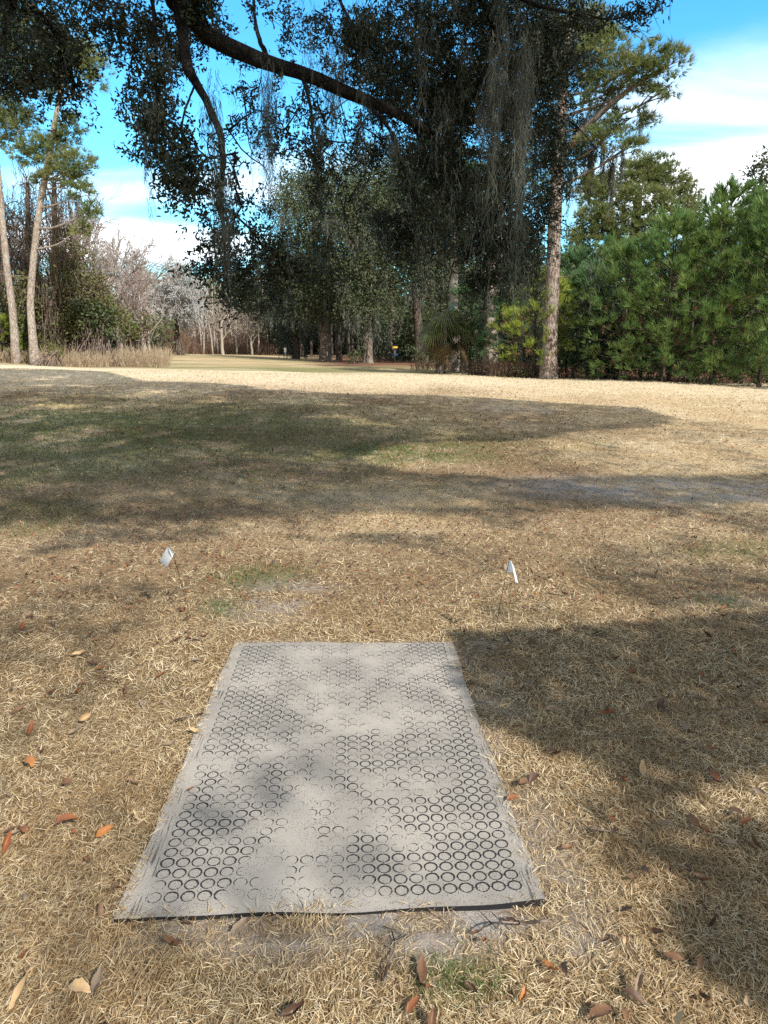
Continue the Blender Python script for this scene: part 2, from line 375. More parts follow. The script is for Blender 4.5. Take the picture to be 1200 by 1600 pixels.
# ------------------------------------------------------------------ the tee mat
TL, TR, BR, BL = [ground_at(*p) for p in ((366, 1007), (706, 1007), (849, 1423), (180, 1446))]
MATC = (TL+TR+BR+BL)/4
def mat_material():
    m, t, b = nt('dusty_rubber')
    tc = N(t, 'ShaderNodeTexCoord'); ob = tc.outputs['Object']
    sx = N(t, 'ShaderNodeSeparateXYZ')
    nzw = N(t, 'ShaderNodeTexNoise', i_Scale=6.0, i_Detail=2.0); t.links.new(ob, nzw.inputs['Vector'])
    wv = N(t, 'ShaderNodeVectorMath', operation='MULTIPLY_ADD'); t.links.new(nzw.outputs['Color'], wv.inputs[0]); wv.inputs[1].default_value = (.006, .006, 0); t.links.new(ob, wv.inputs[2])
    t.links.new(wv.outputs[0], sx.inputs[0])
    X, Y = math_(t, 'SUBTRACT', sx.outputs[0], .011), math_(t, 'SUBTRACT', sx.outputs[1], .012)
    S = .0485
    def cell(v): return math_(t, 'SUBTRACT', math_(t, 'FRACT', math_(t, 'ADD', math_(t, 'DIVIDE', v, S), 100.5)), .5)
    cx, cy = cell(X), cell(Y)
    r = math_(t, 'SQRT', math_(t, 'ADD', math_(t, 'MULTIPLY', cx, cx), math_(t, 'MULTIPLY', cy, cy)))
    dr = math_(t, 'ABSOLUTE', math_(t, 'SUBTRACT', r, .40))
    def noise(s, d=4, rgh=.6, vec=ob):
        n = N(t, 'ShaderNodeTexNoise', i_Scale=s, i_Detail=float(d), i_Roughness=rgh); t.links.new(vec, n.inputs['Vector']); return n.outputs[0]
    wear = noise(2.6, 4, .55); mid = noise(11, 3); fine = noise(120, 3, .7); grit = noise(420, 2, .8)
    # wide clean zones near the edges and the near right corner, dusty middle
    edge = smooth(t, math_(t, 'ABSOLUTE', X), .12, .52)
    near = smooth(t, math_(t, 'MULTIPLY', Y, -1.0), .35, .8)
    rt = smooth(t, X, -.1, .4)
    clean = math_(t, 'ADD', math_(t, 'ADD', math_(t, 'MULTIPLY', wear, .52), math_(t, 'MULTIPLY', edge, .10)), math_(t, 'MULTIPLY', math_(t, 'MULTIPLY', near, rt), .14))
    clean = math_(t, 'ADD', clean, math_(t, 'MULTIPLY', math_(t, 'SUBTRACT', mid, .5), .85))
    # ring half-width grows where cleaner
    wdt = math_(t, 'MULTIPLY', math_(t, 'SUBTRACT', clean, .245), .34)
    wdt = math_(t, 'ADD', math_(t, 'MINIMUM', wdt, .046), math_(t, 'MULTIPLY', math_(t, 'SUBTRACT', fine, .52), .16))
    # the dark line runs wider on the far arc of each ring
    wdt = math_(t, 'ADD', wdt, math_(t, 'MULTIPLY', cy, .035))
    ring = math_(t, 'SUBTRACT', 1.0, smooth(t, math_(t, 'SUBTRACT', dr, wdt), -.012, .022))
    # little bridges between rings
    ax, ay = math_(t, 'ABSOLUTE', cx), math_(t, 'ABSOLUTE', cy)
    br = math_(t, 'MULTIPLY', math_(t, 'GREATER_THAN', math_(t, 'MAXIMUM', ax, ay), .42), math_(t, 'LESS_THAN', math_(t, 'MINIMUM', ax, ay), .035))
    br = math_(t, 'MULTIPLY', br, smooth(t, clean, .42, .52))
    ring = math_(t, 'MAXIMUM', ring, br)
    ins = math_(t, 'MULTIPLY', math_(t, 'LESS_THAN', math_(t, 'ABSOLUTE', X), S*11.5), math_(t, 'LESS_THAN', math_(t, 'ABSOLUTE', Y), S*19.5))
    ring = math_(t, 'MULTIPLY', ring, ins)
    # border scratches along the long edges
    mp = N(t, 'ShaderNodeMapping'); mp.inputs['Scale'].default_value = (170, 9, 1); t.links.new(ob, mp.inputs[0])
    sc = noise(1.0, 2, .5, mp.outputs[0])
    bd = math_(t, 'MULTIPLY', smooth(t, math_(t, 'ABSOLUTE', X), .545, .565), math_(t, 'SUBTRACT', 1.0, smooth(t, math_(t, 'ABSOLUTE', X), .595, .61)))
    scr = math_(t, 'MULTIPLY', math_(t, 'MULTIPLY', smooth(t, sc, .56, .62), bd), math_(t, 'MULTIPLY', smooth(t, noise(4.3, 2), .5, .62), .7))
    # crumbs
    vo = N(t, 'ShaderNodeTexVoronoi', i_Scale=150.0); t.links.new(ob, vo.inputs['Vector'])
    crumb = math_(t, 'MULTIPLY', math_(t, 'LESS_THAN', vo.outputs['Distance'], .23), smooth(t, math_(t, 'ADD', noise(9, 3), math_(t, 'MULTIPLY', math_(t, 'ABSOLUTE', Y), .10)), .47, .62))
    dark = math_(t, 'MAXIMUM', math_(t, 'MAXIMUM', ring, scr), math_(t, 'MULTIPLY', crumb, .75))
    dust = ramp(t, [(.3, (.20, .185, .165)), (.55, (.285, .262, .236)), (.75, (.35, .322, .29))], math_(t, 'ADD', math_(t, 'MULTIPLY', mid, .5), math_(t, 'MULTIPLY', grit, .5))).outputs[0]
    dust = mix(t, smooth(t, wear, .35, .6), (.35, .32, .285), dust)
    col = mix(t, dark, dust, (.022, .022, .025))
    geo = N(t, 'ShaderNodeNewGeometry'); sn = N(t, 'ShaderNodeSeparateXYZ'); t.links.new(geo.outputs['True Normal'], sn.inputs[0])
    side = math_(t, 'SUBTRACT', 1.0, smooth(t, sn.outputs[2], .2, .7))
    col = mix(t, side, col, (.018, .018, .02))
    t.links.new(col, b.inputs['Base Color']); b.inputs['Roughness'].default_value = .9; b.inputs['Specular IOR Level'].default_value = .15
    hgt = math_(t, 'ADD', math_(t, 'MULTIPLY', dark, -1.0), math_(t, 'ADD', math_(t, 'MULTIPLY', grit, .25), math_(t, 'MULTIPLY', mid, .4)))
    bp = N(t, 'ShaderNodeBump', i_Strength=.8, i_Distance=.007); t.links.new(hgt, bp.inputs['Height']); t.links.new(bp.outputs[0], b.inputs['Normal'])
    return m
def build_mat():
    # slab with slightly wavy edges and sagging height, top shrunk into the corners of the photo
    ang = math.atan2(((TL+TR)/2-(BL+BR)/2)[0], ((TL+TR)/2-(BL+BR)/2)[1])
    nx, ny = 40, 64
    mb = MB(); top = []
    for j in range(ny+1):
        v = j/ny
        for i in range(nx+1):
            u = i/nx
            p = BL*(1-u)*(1-v)+BR*u*(1-v)+TL*(1-u)*v+TR*u*v
            ex = (.005*math.sin(v*7+1)+.003*math.sin(v*23))*(1 if u == 1 else 0)-(.005*math.sin(v*9+2)+.003*math.sin(v*27))*(1 if u == 0 else 0)
            ey = (.003*math.sin(u*7)+.003*math.sin(u*19+1))*(1 if v in (0, 1) else 0)
            lip = .012*max(0, u-.45)/.55*max(0, 1-v*6) + .008*max(0, u-.9)*10*max(0, .5-v)
            z = .011-.007*math.exp(-((u-.55)/.16)**2-(v/.05)**2)+.003*math.sin(u*5+v*7)+.002*math.sin(v*17+u*3)+lip
            top.append((p[0]+ex, p[1]+ey, p[2]+z))
    top = np.array(top)
    W = nx+1
    i = (np.arange(ny)[:, None]*W+np.arange(nx)[None]).ravel()
    mb.add(top, np.stack([i, i+1, i+W+1, i+W], 1), True)
    ring = [k for k in range(W)]+[k*W+nx for k in range(1, ny+1)]+[ny*W+k for k in range(nx-1, -1, -1)]+[k*W for k in range(ny-1, 0, -1)]
    e = top[ring]; lo = e.copy(); lo[:, 2] = -.02; hi = e.copy(); hi[:, 2] -= .0005
    n = len(e); k = np.arange(n); k2 = (k+1) % n
    mb.add(np.vstack([lo, hi]), np.stack([k, k2, n+k2, n+k], 1))
    rot = math.radians(2.5); c_, s_ = math.cos(rot), math.sin(rot)
    mb.V = [(v-np.array([MATC[0], MATC[1], 0])) @ np.array([[c_, -s_, 0], [s_, c_, 0], [0, 0, 1]]) for v in mb.V]
    o = mb.build('rubber_mat', mat_material()); o.location = (MATC[0], MATC[1], 0); o.rotation_euler[2] = rot
    tag(o, 'black rubber tee mat with raised rings under pale grey dust', 'mat')
build_mat()

# ------------------------------------------------------------------ grass blades (stuff)
def in_mat(x, y, grow=0.0):
    v = (y-BL[1])/(TL[1]-BL[1])
    xl = BL[0]+(TL[0]-BL[0])*v; xr = BR[0]+(TR[0]-BR[0])*v; yb = BL[1]+(BR[1]-BL[1])*np.clip((x-BL[0])/(BR[0]-BL[0]), 0, 1)
    return (x > xl-grow) & (x < xr+grow) & (y > yb-grow) & (y < TL[1]+grow)
def grass_mat():
    m, t, b = nt('dry_blade')
    g = N(t, 'ShaderNodeNewGeometry'); rnd = g.outputs['Random Per Island']
    c = ramp(t, [(0, (.15, .085, .04)), (.22, (.34, .235, .115)), (.5, (.52, .405, .245)), (.78, (.64, .53, .35)), (1, (.75, .66, .48))], rnd).outputs[0]
    tc = N(t, 'ShaderNodeTexCoord'); nz = N(t, 'ShaderNodeTexNoise', i_Scale=1.6, i_Detail=4.0); t.links.new(tc.outputs['Object'], nz.inputs['Vector'])
    c = mix(t, math_(t, 'MULTIPLY', smooth(t, nz.outputs[0], .45, .65), .45), c, (.30, .185, .085))
    sy = N(t, 'ShaderNodeSeparateXYZ'); t.links.new(tc.outputs['Object'], sy.inputs[0])
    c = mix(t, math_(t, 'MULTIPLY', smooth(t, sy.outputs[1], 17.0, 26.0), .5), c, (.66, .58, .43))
    def attr(k): n = N(t, 'ShaderNodeAttribute', attribute_name=k); return n.outputs['Fac']
    gc = ramp(t, [(0, (.05, .075, .02)), (1, (.16, .2, .06))], rnd).outputs[0]
    c = mix(t, math_(t, 'GREATER_THAN', attr('green'), .5), c, gc)
    c = mix(t, math_(t, 'MULTIPLY', attr('litter'), .7), c, (.17, .115, .06))
    t.links.new(c, b.inputs['Base Color']); b.inputs['Roughness'].default_value = .6; b.inputs['Specular IOR Level'].default_value = .25
    tr = N(t, 'ShaderNodeBsdfTranslucent'); t.links.new(c, tr.inputs[0]); ms = N(t, 'ShaderNodeMixShader', i_0=.25)
    t.links.new(b.outputs[0], ms.inputs[1]); t.links.new(tr.outputs[0], ms.inputs[2]); t.links.new(ms.outputs[0], t.nodes['Material Output'].inputs[0])
    return m
def build_grass():
    r = np.random.default_rng(3); mb = MB(); AG = []; AL = []
    def zone(y0, y1, dens, L, W, up):
        xm = .58*y1+2.1; n = int((y1-y0)*2*xm*dens)
        x = r.uniform(-xm, xm, n); y = r.uniform(y0, y1, n)
        k = (abs(x) < .58*y+2.1) & ~in_mat(x, y, .013*r.uniform(-2.6, .6, n)); x, y = x[k], y[k]
        g, b, l, s = masks(x, y)
        k = r.random(len(x)) > b*.93; x, y, g, l = x[k], y[k], g[k], l[k]
        n = len(x); P = np.stack([x, y, terrain(x, y)+r.uniform(-.004, .010, n)+.015*in_mat(x, y, .004)], 1)
        az = r.uniform(0, 2*PI, n); cl = r.random(n) < .45; az = np.where(cl, 2*PI*fbm(x, y, 9, 77)*2.5+r.normal(0, .5, n), az); el = np.abs(r.normal(0, up, n))
        gr = r.random(n) < g*.9; el = np.where(gr, el+.5, el)
        A = np.stack([np.cos(az)*np.cos(el), np.sin(az)*np.cos(el), np.sin(el)], 1)
        S = unit(np.cross(A, np.array([0, 0, 1.])+r.normal(0, .35, (n, 3))))
        Ln = (L*r.uniform(.5, 1.35, n))[:, None]; Wn = (W*r.uniform(.6, 1.3, n))[:, None]/2
        bend = (r.normal(0, .12, (n, 1))*S+np.array([0, 0, -1.])*r.uniform(.0, .3, (n, 1)))*Ln
        mid = P+A*Ln*.55; tip = P+A*Ln+bend
        mid[:, 2] = np.maximum(mid[:, 2], terrain(mid[:, 0], mid[:, 1])+.003); tip[:, 2] = np.maximum(tip[:, 2], terrain(tip[:, 0], tip[:, 1])+.002)
        V = np.stack([P-S*Wn, P+S*Wn, mid+S*Wn*.85, mid-S*Wn*.85, tip], 1)
        bse = np.arange(n)[:, None]*5
        mb.add(V, bse+np.array([[0, 1, 2, 3]])); mb.F.append((bse+np.array([[3, 2, 4]])+mb.n-n*5, False))
        AG.append(np.repeat(gr.astype(float), 5)); AL.append(np.repeat((r.random(n) < l*.8).astype(float), 5))
    zone(.55, 2.0, 22000, .036, .0018, .33)
    zone(2.0, 3.0, 15000, .040, .0021, .34)
    zone(3.0, 4.6, 8000, .048, .0030, .34)
    zone(4.6, 8, 2300, .058, .0042, .36)
    zone(8, 14, 620, .075, .0075, .36)
    zone(14, 30, 150, .08, .014, .38)
    o = mb.build('dry_grass', grass_mat(), attrs={'green': np.concatenate(AG), 'litter': np.concatenate(AL)})
    tag(o, 'straw coloured winter grass covering the ground', 'grass', kind='stuff')
build_grass()

# ------------------------------------------------------------------ fallen leaves
def leaf_mesh(name, mat, curl, fold, w=.42, seed=0):
    r = np.random.default_rng(seed); n = 8; V = []; F_ = []
    for i in range(n+1):
        t = i/n; hw = w*.5*math.sin(PI*min(1, t*.93+.03))**.75*(1+.12*r.normal())
        for k, s in enumerate((-1, -.5, 0, .5, 1)):
            z = curl*(t-.5)**2*1.6+fold*abs(s)**1.4*hw*2+.03*r.normal()*abs(s)
            V.append((s*hw, t-.5, z))
    for i in range(n):
        for k in range(4): a = i*5+k; F_.append((a, a+1, a+6, a+5))
    mb = MB(); V = np.array(V); V[:, 2] -= V[:, 2].min(); mb.add(V, F_, True)
    mb.tube([(0, -.62, .03), (0, -.5, .03+V[2, 2])], .012, 4)
    return mb.mesh(name, mat)
LC = {'rust': (.21, .08, .035), 'brown': (.14, .075, .042), 'orange': (.34, .14, .045), 'tan': (.42, .29, .16), 'grey': (.22, .165, .12), 'dark': (.08, .045, .03), 'yellow': (.55, .42, .2)}
LM = {k: plain('leaf_'+k, c, .55, .25, 8) for k, c in LC.items()}
LMESH = {}
for k in LC:
    for q in range(3): LMESH[k, q] = leaf_mesh('fallen_leaf', LM[k], (.25, .5, -.3)[q], (.25, .5, .15)[q], (.42, .36, .5)[q], q+len(k))
first_leaf = []
def put_leaf(x, y, z, kind, size, label, rng, group='fallen leaves scattered on the dry grass'):
    me = LMESH[kind, rng.integers(3)]
    if first_leaf: o = first_leaf[0].copy(); o.data = me
    else: o = bpy.data.objects.new('fallen_leaf', me); first_leaf.append(o)
    C.objects.link(o); o.location = (x, y, z); size *= .72; o.scale = (size*rng.uniform(.8, 1.1), size, size*rng.uniform(.7, 1.6))
    o.rotation_euler = (rng.normal(0, .38), rng.normal(0, .38), rng.uniform(0, 2*PI))
    tag(o, label, 'leaf', group); return o
rl = np.random.default_rng(17)
named = [(165, 1311, 'orange', .085, 'bright orange leaf lying flat on the grass beside the left near corner of the mat'), (105, 1302, 'rust', .12, 'large rust leaf standing curled left of the bright orange leaf'),
         (213, 1290, 'yellow', .06, 'small pale yellow leaf near the left edge of the mat'), (298, 1243, 'rust', .055, 'rust leaf lying on the mat dust near its left border'), (305, 1153, 'tan', .075, 'tan leaf overlapping the left edge of the mat'),
         (10, 1332, 'rust', .10, 'rust brown leaf at the left border below the big pile'), (45, 1205, 'orange', .12, 'large orange brown leaf on the grass at the left border'), (120, 1155, 'grey', .09, 'pale grey leaf on the grass left of the mat'), (48, 1150, 'rust', .1, 'rust leaf above the pale grey leaf left of the mat'),
         (859, 1532, 'orange', .085, 'glossy orange leaf standing upright in the near grass right of the mat'), (883, 1528, 'brown', .08, 'narrow brown leaf touching the upright orange leaf'), (817, 1582, 'orange', .06, 'small orange leaf at the bottom edge of the picture'),
         (1107, 1180, 'rust', .09, 'red brown leaf in the shade near the right border'), (970, 1229, 'rust', .085, 'red brown leaf in the shade right of the mat'), (1062, 1241, 'tan', .07, 'tan leaf standing in the right hand shade'), (945, 1121, 'brown', .08, 'brown leaf in the shade right of the far corner of the mat'),
         (955, 1295, 'rust', .055, 'small rust leaf at the edge of the right hand shade'), (1100, 1310, 'rust', .07, 'rust leaf low in the right hand shade'), (995, 1558, 'grey', .085, 'grey leaf on the grass in the lower right'), (800, 1259, 'rust', .06, 'rust leaf against the right edge of the mat'),
         (755, 1495, 'rust', .05, 'small rust leaf on the grass just below the mat'), (35, 1580, 'tan', .16, 'long tan leaf at the bottom left corner'), (155, 1555, 'grey', .09, 'grey leaf on the grass in the lower left')]
for px, py, k, s, lb in named:
    p = ground_at(px, py); zz = .022 if in_mat(p[0], p[1]) else .028
    o = put_leaf(p[0], p[1], p[2]+zz, k, s, lb, rl)
kinds = ['rust', 'brown', 'brown', 'dark', 'tan', 'grey', 'brown', 'grey', 'brown', 'dark']
cnt = 0
while cnt < 275:
    y = 1.1+4.3*rl.random()**1.3; x = rl.uniform(-1, 1)*(.55*y+.2)
    dn = .35+.65*min(1, max(0, abs(x+.1)-.5)/.8)
    if in_mat(x, y, .02) or rl.random() > dn: continue
    put_leaf(x, y, tz(x, y)+.021, kinds[rl.integers(10)], rl.uniform(.04, .095), 'curled brown dead leaf lying in the straw coloured grass', rl); cnt += 1
def build_twigs():
    r = np.random.default_rng(29); k = 0
    while k < 22:
        y = r.uniform(1.3, 6.5); x = r.uniform(-1, 1)*(.5*y+.1)
        if in_mat(x, y, .05): continue
        mb = MB(); L = r.uniform(.08, .28); P = limb_path((-L/2, 0, .004), (L/2, 0, .008), .02, r, 7, .14); mb.tube(P, np.linspace(.0042, .0018, 7), 5)
        for j in range(2): q = P[r.integers(2, 6)]; mb.tube([q, q+[.02, r.choice([-1, 1])*.03, .006], q+[.05, r.choice([-1, 1])*.04, .004]], [.0024, .0018, .001], 4)
        o = mb.build('fallen_twig', M['bark_far']); o.location = (x, y, tz(x, y)+.02); o.rotation_euler = (0, r.normal(0, .06), r.uniform(0, 6.28))
        tag(o, 'thin brown twig lying in the straw coloured grass', 'twig', 'fallen twigs in the grass'); k += 1
def build_litter():
    r = np.random.default_rng(8); mb = MB()
    y = np.concatenate([4.3+3.2*r.random(5000), 5.2+16*r.random(14000)**.85]); n = len(y); x = r.uniform(-1, 1, n)*(.58*y+1)
    g, b, l, s = masks(x, y)
    k = r.random(n) < np.where(y < 7.5, .8, .05+.75*l)*np.where(y > 20, .3, 1); x, y = x[k], y[k]; n = len(x)
    P = np.stack([x, y, terrain(x, y)+.018+r.uniform(0, .012, n)], 1); A = rdir(n, r); A[:, 2] = abs(A[:, 2])*.35
    sz = np.clip(y/9, .75, 1.3); leaves(mb, P, A, r.uniform(.03, .06, n)*sz, r.uniform(.016, .028, n)*sz, r, 6, 3.0)
    tag(mb.build('leaf_litter', leafmat('litter_leaf', [(.08, .04, .026), (.16, .07, .036), (.24, .10, .042), (.13, .08, .05), (.055, .034, .024)], .6, .1, .3)), 'brown leaf litter strewn over the shaded grass', 'leaf litter', kind='stuff')
build_litter()

# ------------------------------------------------------------------ marker flags
def build_flags():
    wire = plain('wire_dark', (.035, .025, .02), .5, .2, 60, .6)
    white, t, b = nt('flag_vinyl'); b.inputs['Base Color'].default_value = (.8, .81, .84, 1); b.inputs['Roughness'].default_value = .35
    nz = N(t, 'ShaderNodeTexNoise', i_Scale=40.0); c = ramp(t, [(.3, (.7, .71, .74)), (.7, (.84, .85, .87))], nz.outputs[0]); t.links.new(c.outputs[0], b.inputs['Base Color'])
    tr = N(t, 'ShaderNodeBsdfTranslucent'); tr.inputs[0].default_value = (.75, .76, .8, 1); ms = N(t, 'ShaderNodeMixShader', i_0=.35)
    t.links.new(b.outputs[0], ms.inputs[1]); t.links.new(tr.outputs[0], ms.inputs[2]); t.links.new(ms.outputs[0], t.nodes['Material Output'].inputs[0])
    def quadstrip(mb, A, B):     # ruled surface between two polylines
        A, B = np.array(A), np.array(B); n = len(A)
        V = np.vstack([A, B]); i = np.arange(n-1)
        mb.add(V, np.stack([i, i+1, n+i+1, n+i], 1), True)
    # left: sheet hanging to the left, folded strip on its right
    b0 = ground_at(298, 965); D = b0[1]
    w = thing('marker_flag', 'crumpled white marker flag on thin wire left of the mat, drooping to the left', 'marker flag', b0, 'survey flags beyond the mat')
    mb = MB(); path = spline([b0+[0, 0, -.02], at(284, 915, D-.02), at(271, 868, D-.05), at(263, 853, D-.06)], 12); mb.tube(path-b0, .0016, 5); mb.build('wire', wire, w)
    mb = MB()
    quadstrip(mb, [at(263, 853, D-.06)-b0, at(258, 861, D-.04)-b0, at(252, 873, D-.02)-b0, at(249, 876, D)-b0], [at(271, 868, D-.05)-b0, at(268, 873, D-.075)-b0, at(264, 880, D-.06)-b0, at(261, 886, D-.03)-b0])
    quadstrip(mb, [at(262.5, 852.5, D-.063)-b0, at(267, 858, D-.04)-b0, at(271.5, 865, D-.05)-b0], [at(262, 853.5, D-.06)-b0, at(267, 866, D-.075)-b0, at(269, 871, D-.07)-b0])
    mb.build('sheet', white, w)
    b1 = ground_at(769, 1010); D = b1[1]
    w = thing('marker_flag', 'white marker flag on thin wire beyond the right far corner of the mat', 'marker flag', b1, 'survey flags beyond the mat')
    mb = MB(); path = spline([b1+[0, 0, -.02], at(781, 948, D), at(791.5, 895, D+.01), at(796, 875, D+.02)], 12); mb.tube(path-b1, .0016, 5); mb.build('wire', wire, w)
    mb = MB()
    quadstrip(mb, [at(796, 875, D+.02)-b1, at(794, 884, D+.015)-b1, at(792, 895, D+.01)-b1], [at(798, 876, D)-b1, at(800.5, 884, D-.03)-b1, at(802, 893, D-.05)-b1])
    quadstrip(mb, [at(798, 876, D)-b1, at(800.5, 884, D-.03)-b1, at(802, 893, D-.05)-b1, at(805.5, 909, D-.06)-b1], [at(798.4, 876, D+.01)-b1, at(803.5, 886, D-.01)-b1, at(806.5, 898, D-.02)-b1, at(809.5, 911, D-.04)-b1])
    mb.build('sheet', white, w)
build_flags()

# ------------------------------------------------------------------ tree generators
def limb_path(a, b, sag=.0, r=R, n=8, wob=.06):
    a, b = np.asarray(a, float), np.asarray(b, float); t = np.linspace(0, 1, n)[:, None]; L = np.linalg.norm(b-a)
    P = a+(b-a)*t; P[:, 2] += sag*L*np.sin(PI*t[:, 0])
    w = np.cumsum(r.normal(0, wob*L/n, (n, 3)), 0); w -= t*w[-1]; return P+w
def lobe_pts(c, rad, n, r, shell=.55):
    d = rdir(n, r); q = shell+(1-shell)*r.random(n)**.6; q = np.where(r.random(n) < .25, r.random(n), q)
    return c+d*q[:, None]*np.asarray(rad), d
def leaf_lobes(mb, lobes, D, nper, L, W, r, clump=.3, shape=4, dz=None):
    """lobes in px (cx, cy, rx, ry [, extra depth]); foliage as leaf clumps over ellipsoid shells"""
    for lo in lobes:
        cx, cy, rx, ry = lo[:4]; d = D+(lo[4] if len(lo) > 4 else 0)
        c = at(cx, cy, d); s = d/F; rad = (rx*s, .8*max(rx, ry)*s, ry*s)
        k = max(4, int(nper*rx*ry/900)); nc = max(3, k//26)
        P, d_ = lobe_pts(c, rad, nc, r)
        per = 26; Q = np.repeat(P, per, 0)+r.normal(0, 1, (nc*per, 3))*np.array([1, 1, .6])*clump*min(rad[0], rad[2])*np.repeat(r.uniform(.6, 1.4, nc), per)[:, None]
        A = np.repeat(d_, per, 0)*.7+rdir(len(Q), r)
        leaves(mb, Q, A, L*r.uniform(.7, 1.3, len(Q)), W, r, shape, .8)
def tuft_lobes(mb, lobes, D, nper, n, L, W, r):
    for lo in lobes:
        cx, cy, rx, ry = lo[:4]; d = D+(lo[4] if len(lo) > 4 else 0)
        c = at(cx, cy, d); s = d/F; rad = (rx*s, .8*max(rx, ry)*s, ry*s)
        k = max(5, int(nper*rx*ry/900)); ns = max(2, k//7)
        S, d_ = lobe_pts(c, rad, ns, r, .4)
        Q = np.repeat(S, 7, 0)+r.normal(0, .3, (ns*7, 3))*np.array([1, 1, .45])*min(.9, min(rad[0], rad[2]))
        A = np.repeat(d_, 7, 0)+np.array([0, 0, .7])+.4*rdir(len(Q), r)
        tufts(mb, Q, A, n, L, W, .75, r)
def moss_drape(mb, p, length, width, n, W, r, depth=None):
    """hanging moss: a few drooping cores, each furred with short curling threads, thinning to a wispy point"""
    nr = max(2, int(n/9)); fz = max(4, int(9*min(3.0, length/max(.5, 30*W))))
    P, A, L = [], [], []
    for k in range(nr):
        q = r.normal(0, .36, 2)*width; l = length*r.uniform(.35, 1.0)*math.exp(-1.2*(abs(q[0])/max(width, .01))**2)
        z0 = p[2]+r.uniform(-.25, .05)*length; t = np.sort(r.random(fz))
        sx, sy = r.normal(0, .05*width+.012*length, 2); ph = r.uniform(0, 6.28)
        x = p[0]+q[0]*(1-.35*t)+sx*np.sin(3*t+ph); y = p[1]+q[1]*(1-.35*t)+sy*np.sin(2.6*t+ph)
        P.append(np.stack([x, y, z0-l*t], 1)+r.normal(0, .3, (fz, 3))*width*.16*(1-t[:, None])); L.append((1.15-t*.55)*l*r.uniform(.10, .30, fz)+2*W)
    P = np.concatenate(P); L = np.concatenate(L)
    strands(mb, P, L, W, r, .42, 3)
def trunk_path(pts, D, base=None):
    P = [at(px, py, D+(0 if len(q) == 0 else q[0])) for px, py, *q in pts]
    if base is not None: P[0] = base-np.array([0, 0, .15])
    return np.array(P)
def rough_trunk(mb, P, rad, r, sides=14, n=40, flare=1.35):
    path = spline(P, n); t = np.linspace(0, 1, n); rr = np.interp(t, np.linspace(0, 1, len(rad)), rad)
    rr = rr*(1+(flare-1)*np.exp(-t*n/2.2))*(1+r.normal(0, .02, n)); path[:, :2] += r.normal(0, .015, (n, 2))*rr[:, None]
    mb.tube(path, rr, sides); return path, rr

SUN_AZ = math.radians(145); SUN_EL = math.radians(38)
SUN = np.array([math.sin(SUN_AZ)*math.cos(SUN_EL), math.cos(SUN_AZ)*math.cos(SUN_EL), math.sin(SUN_EL)])

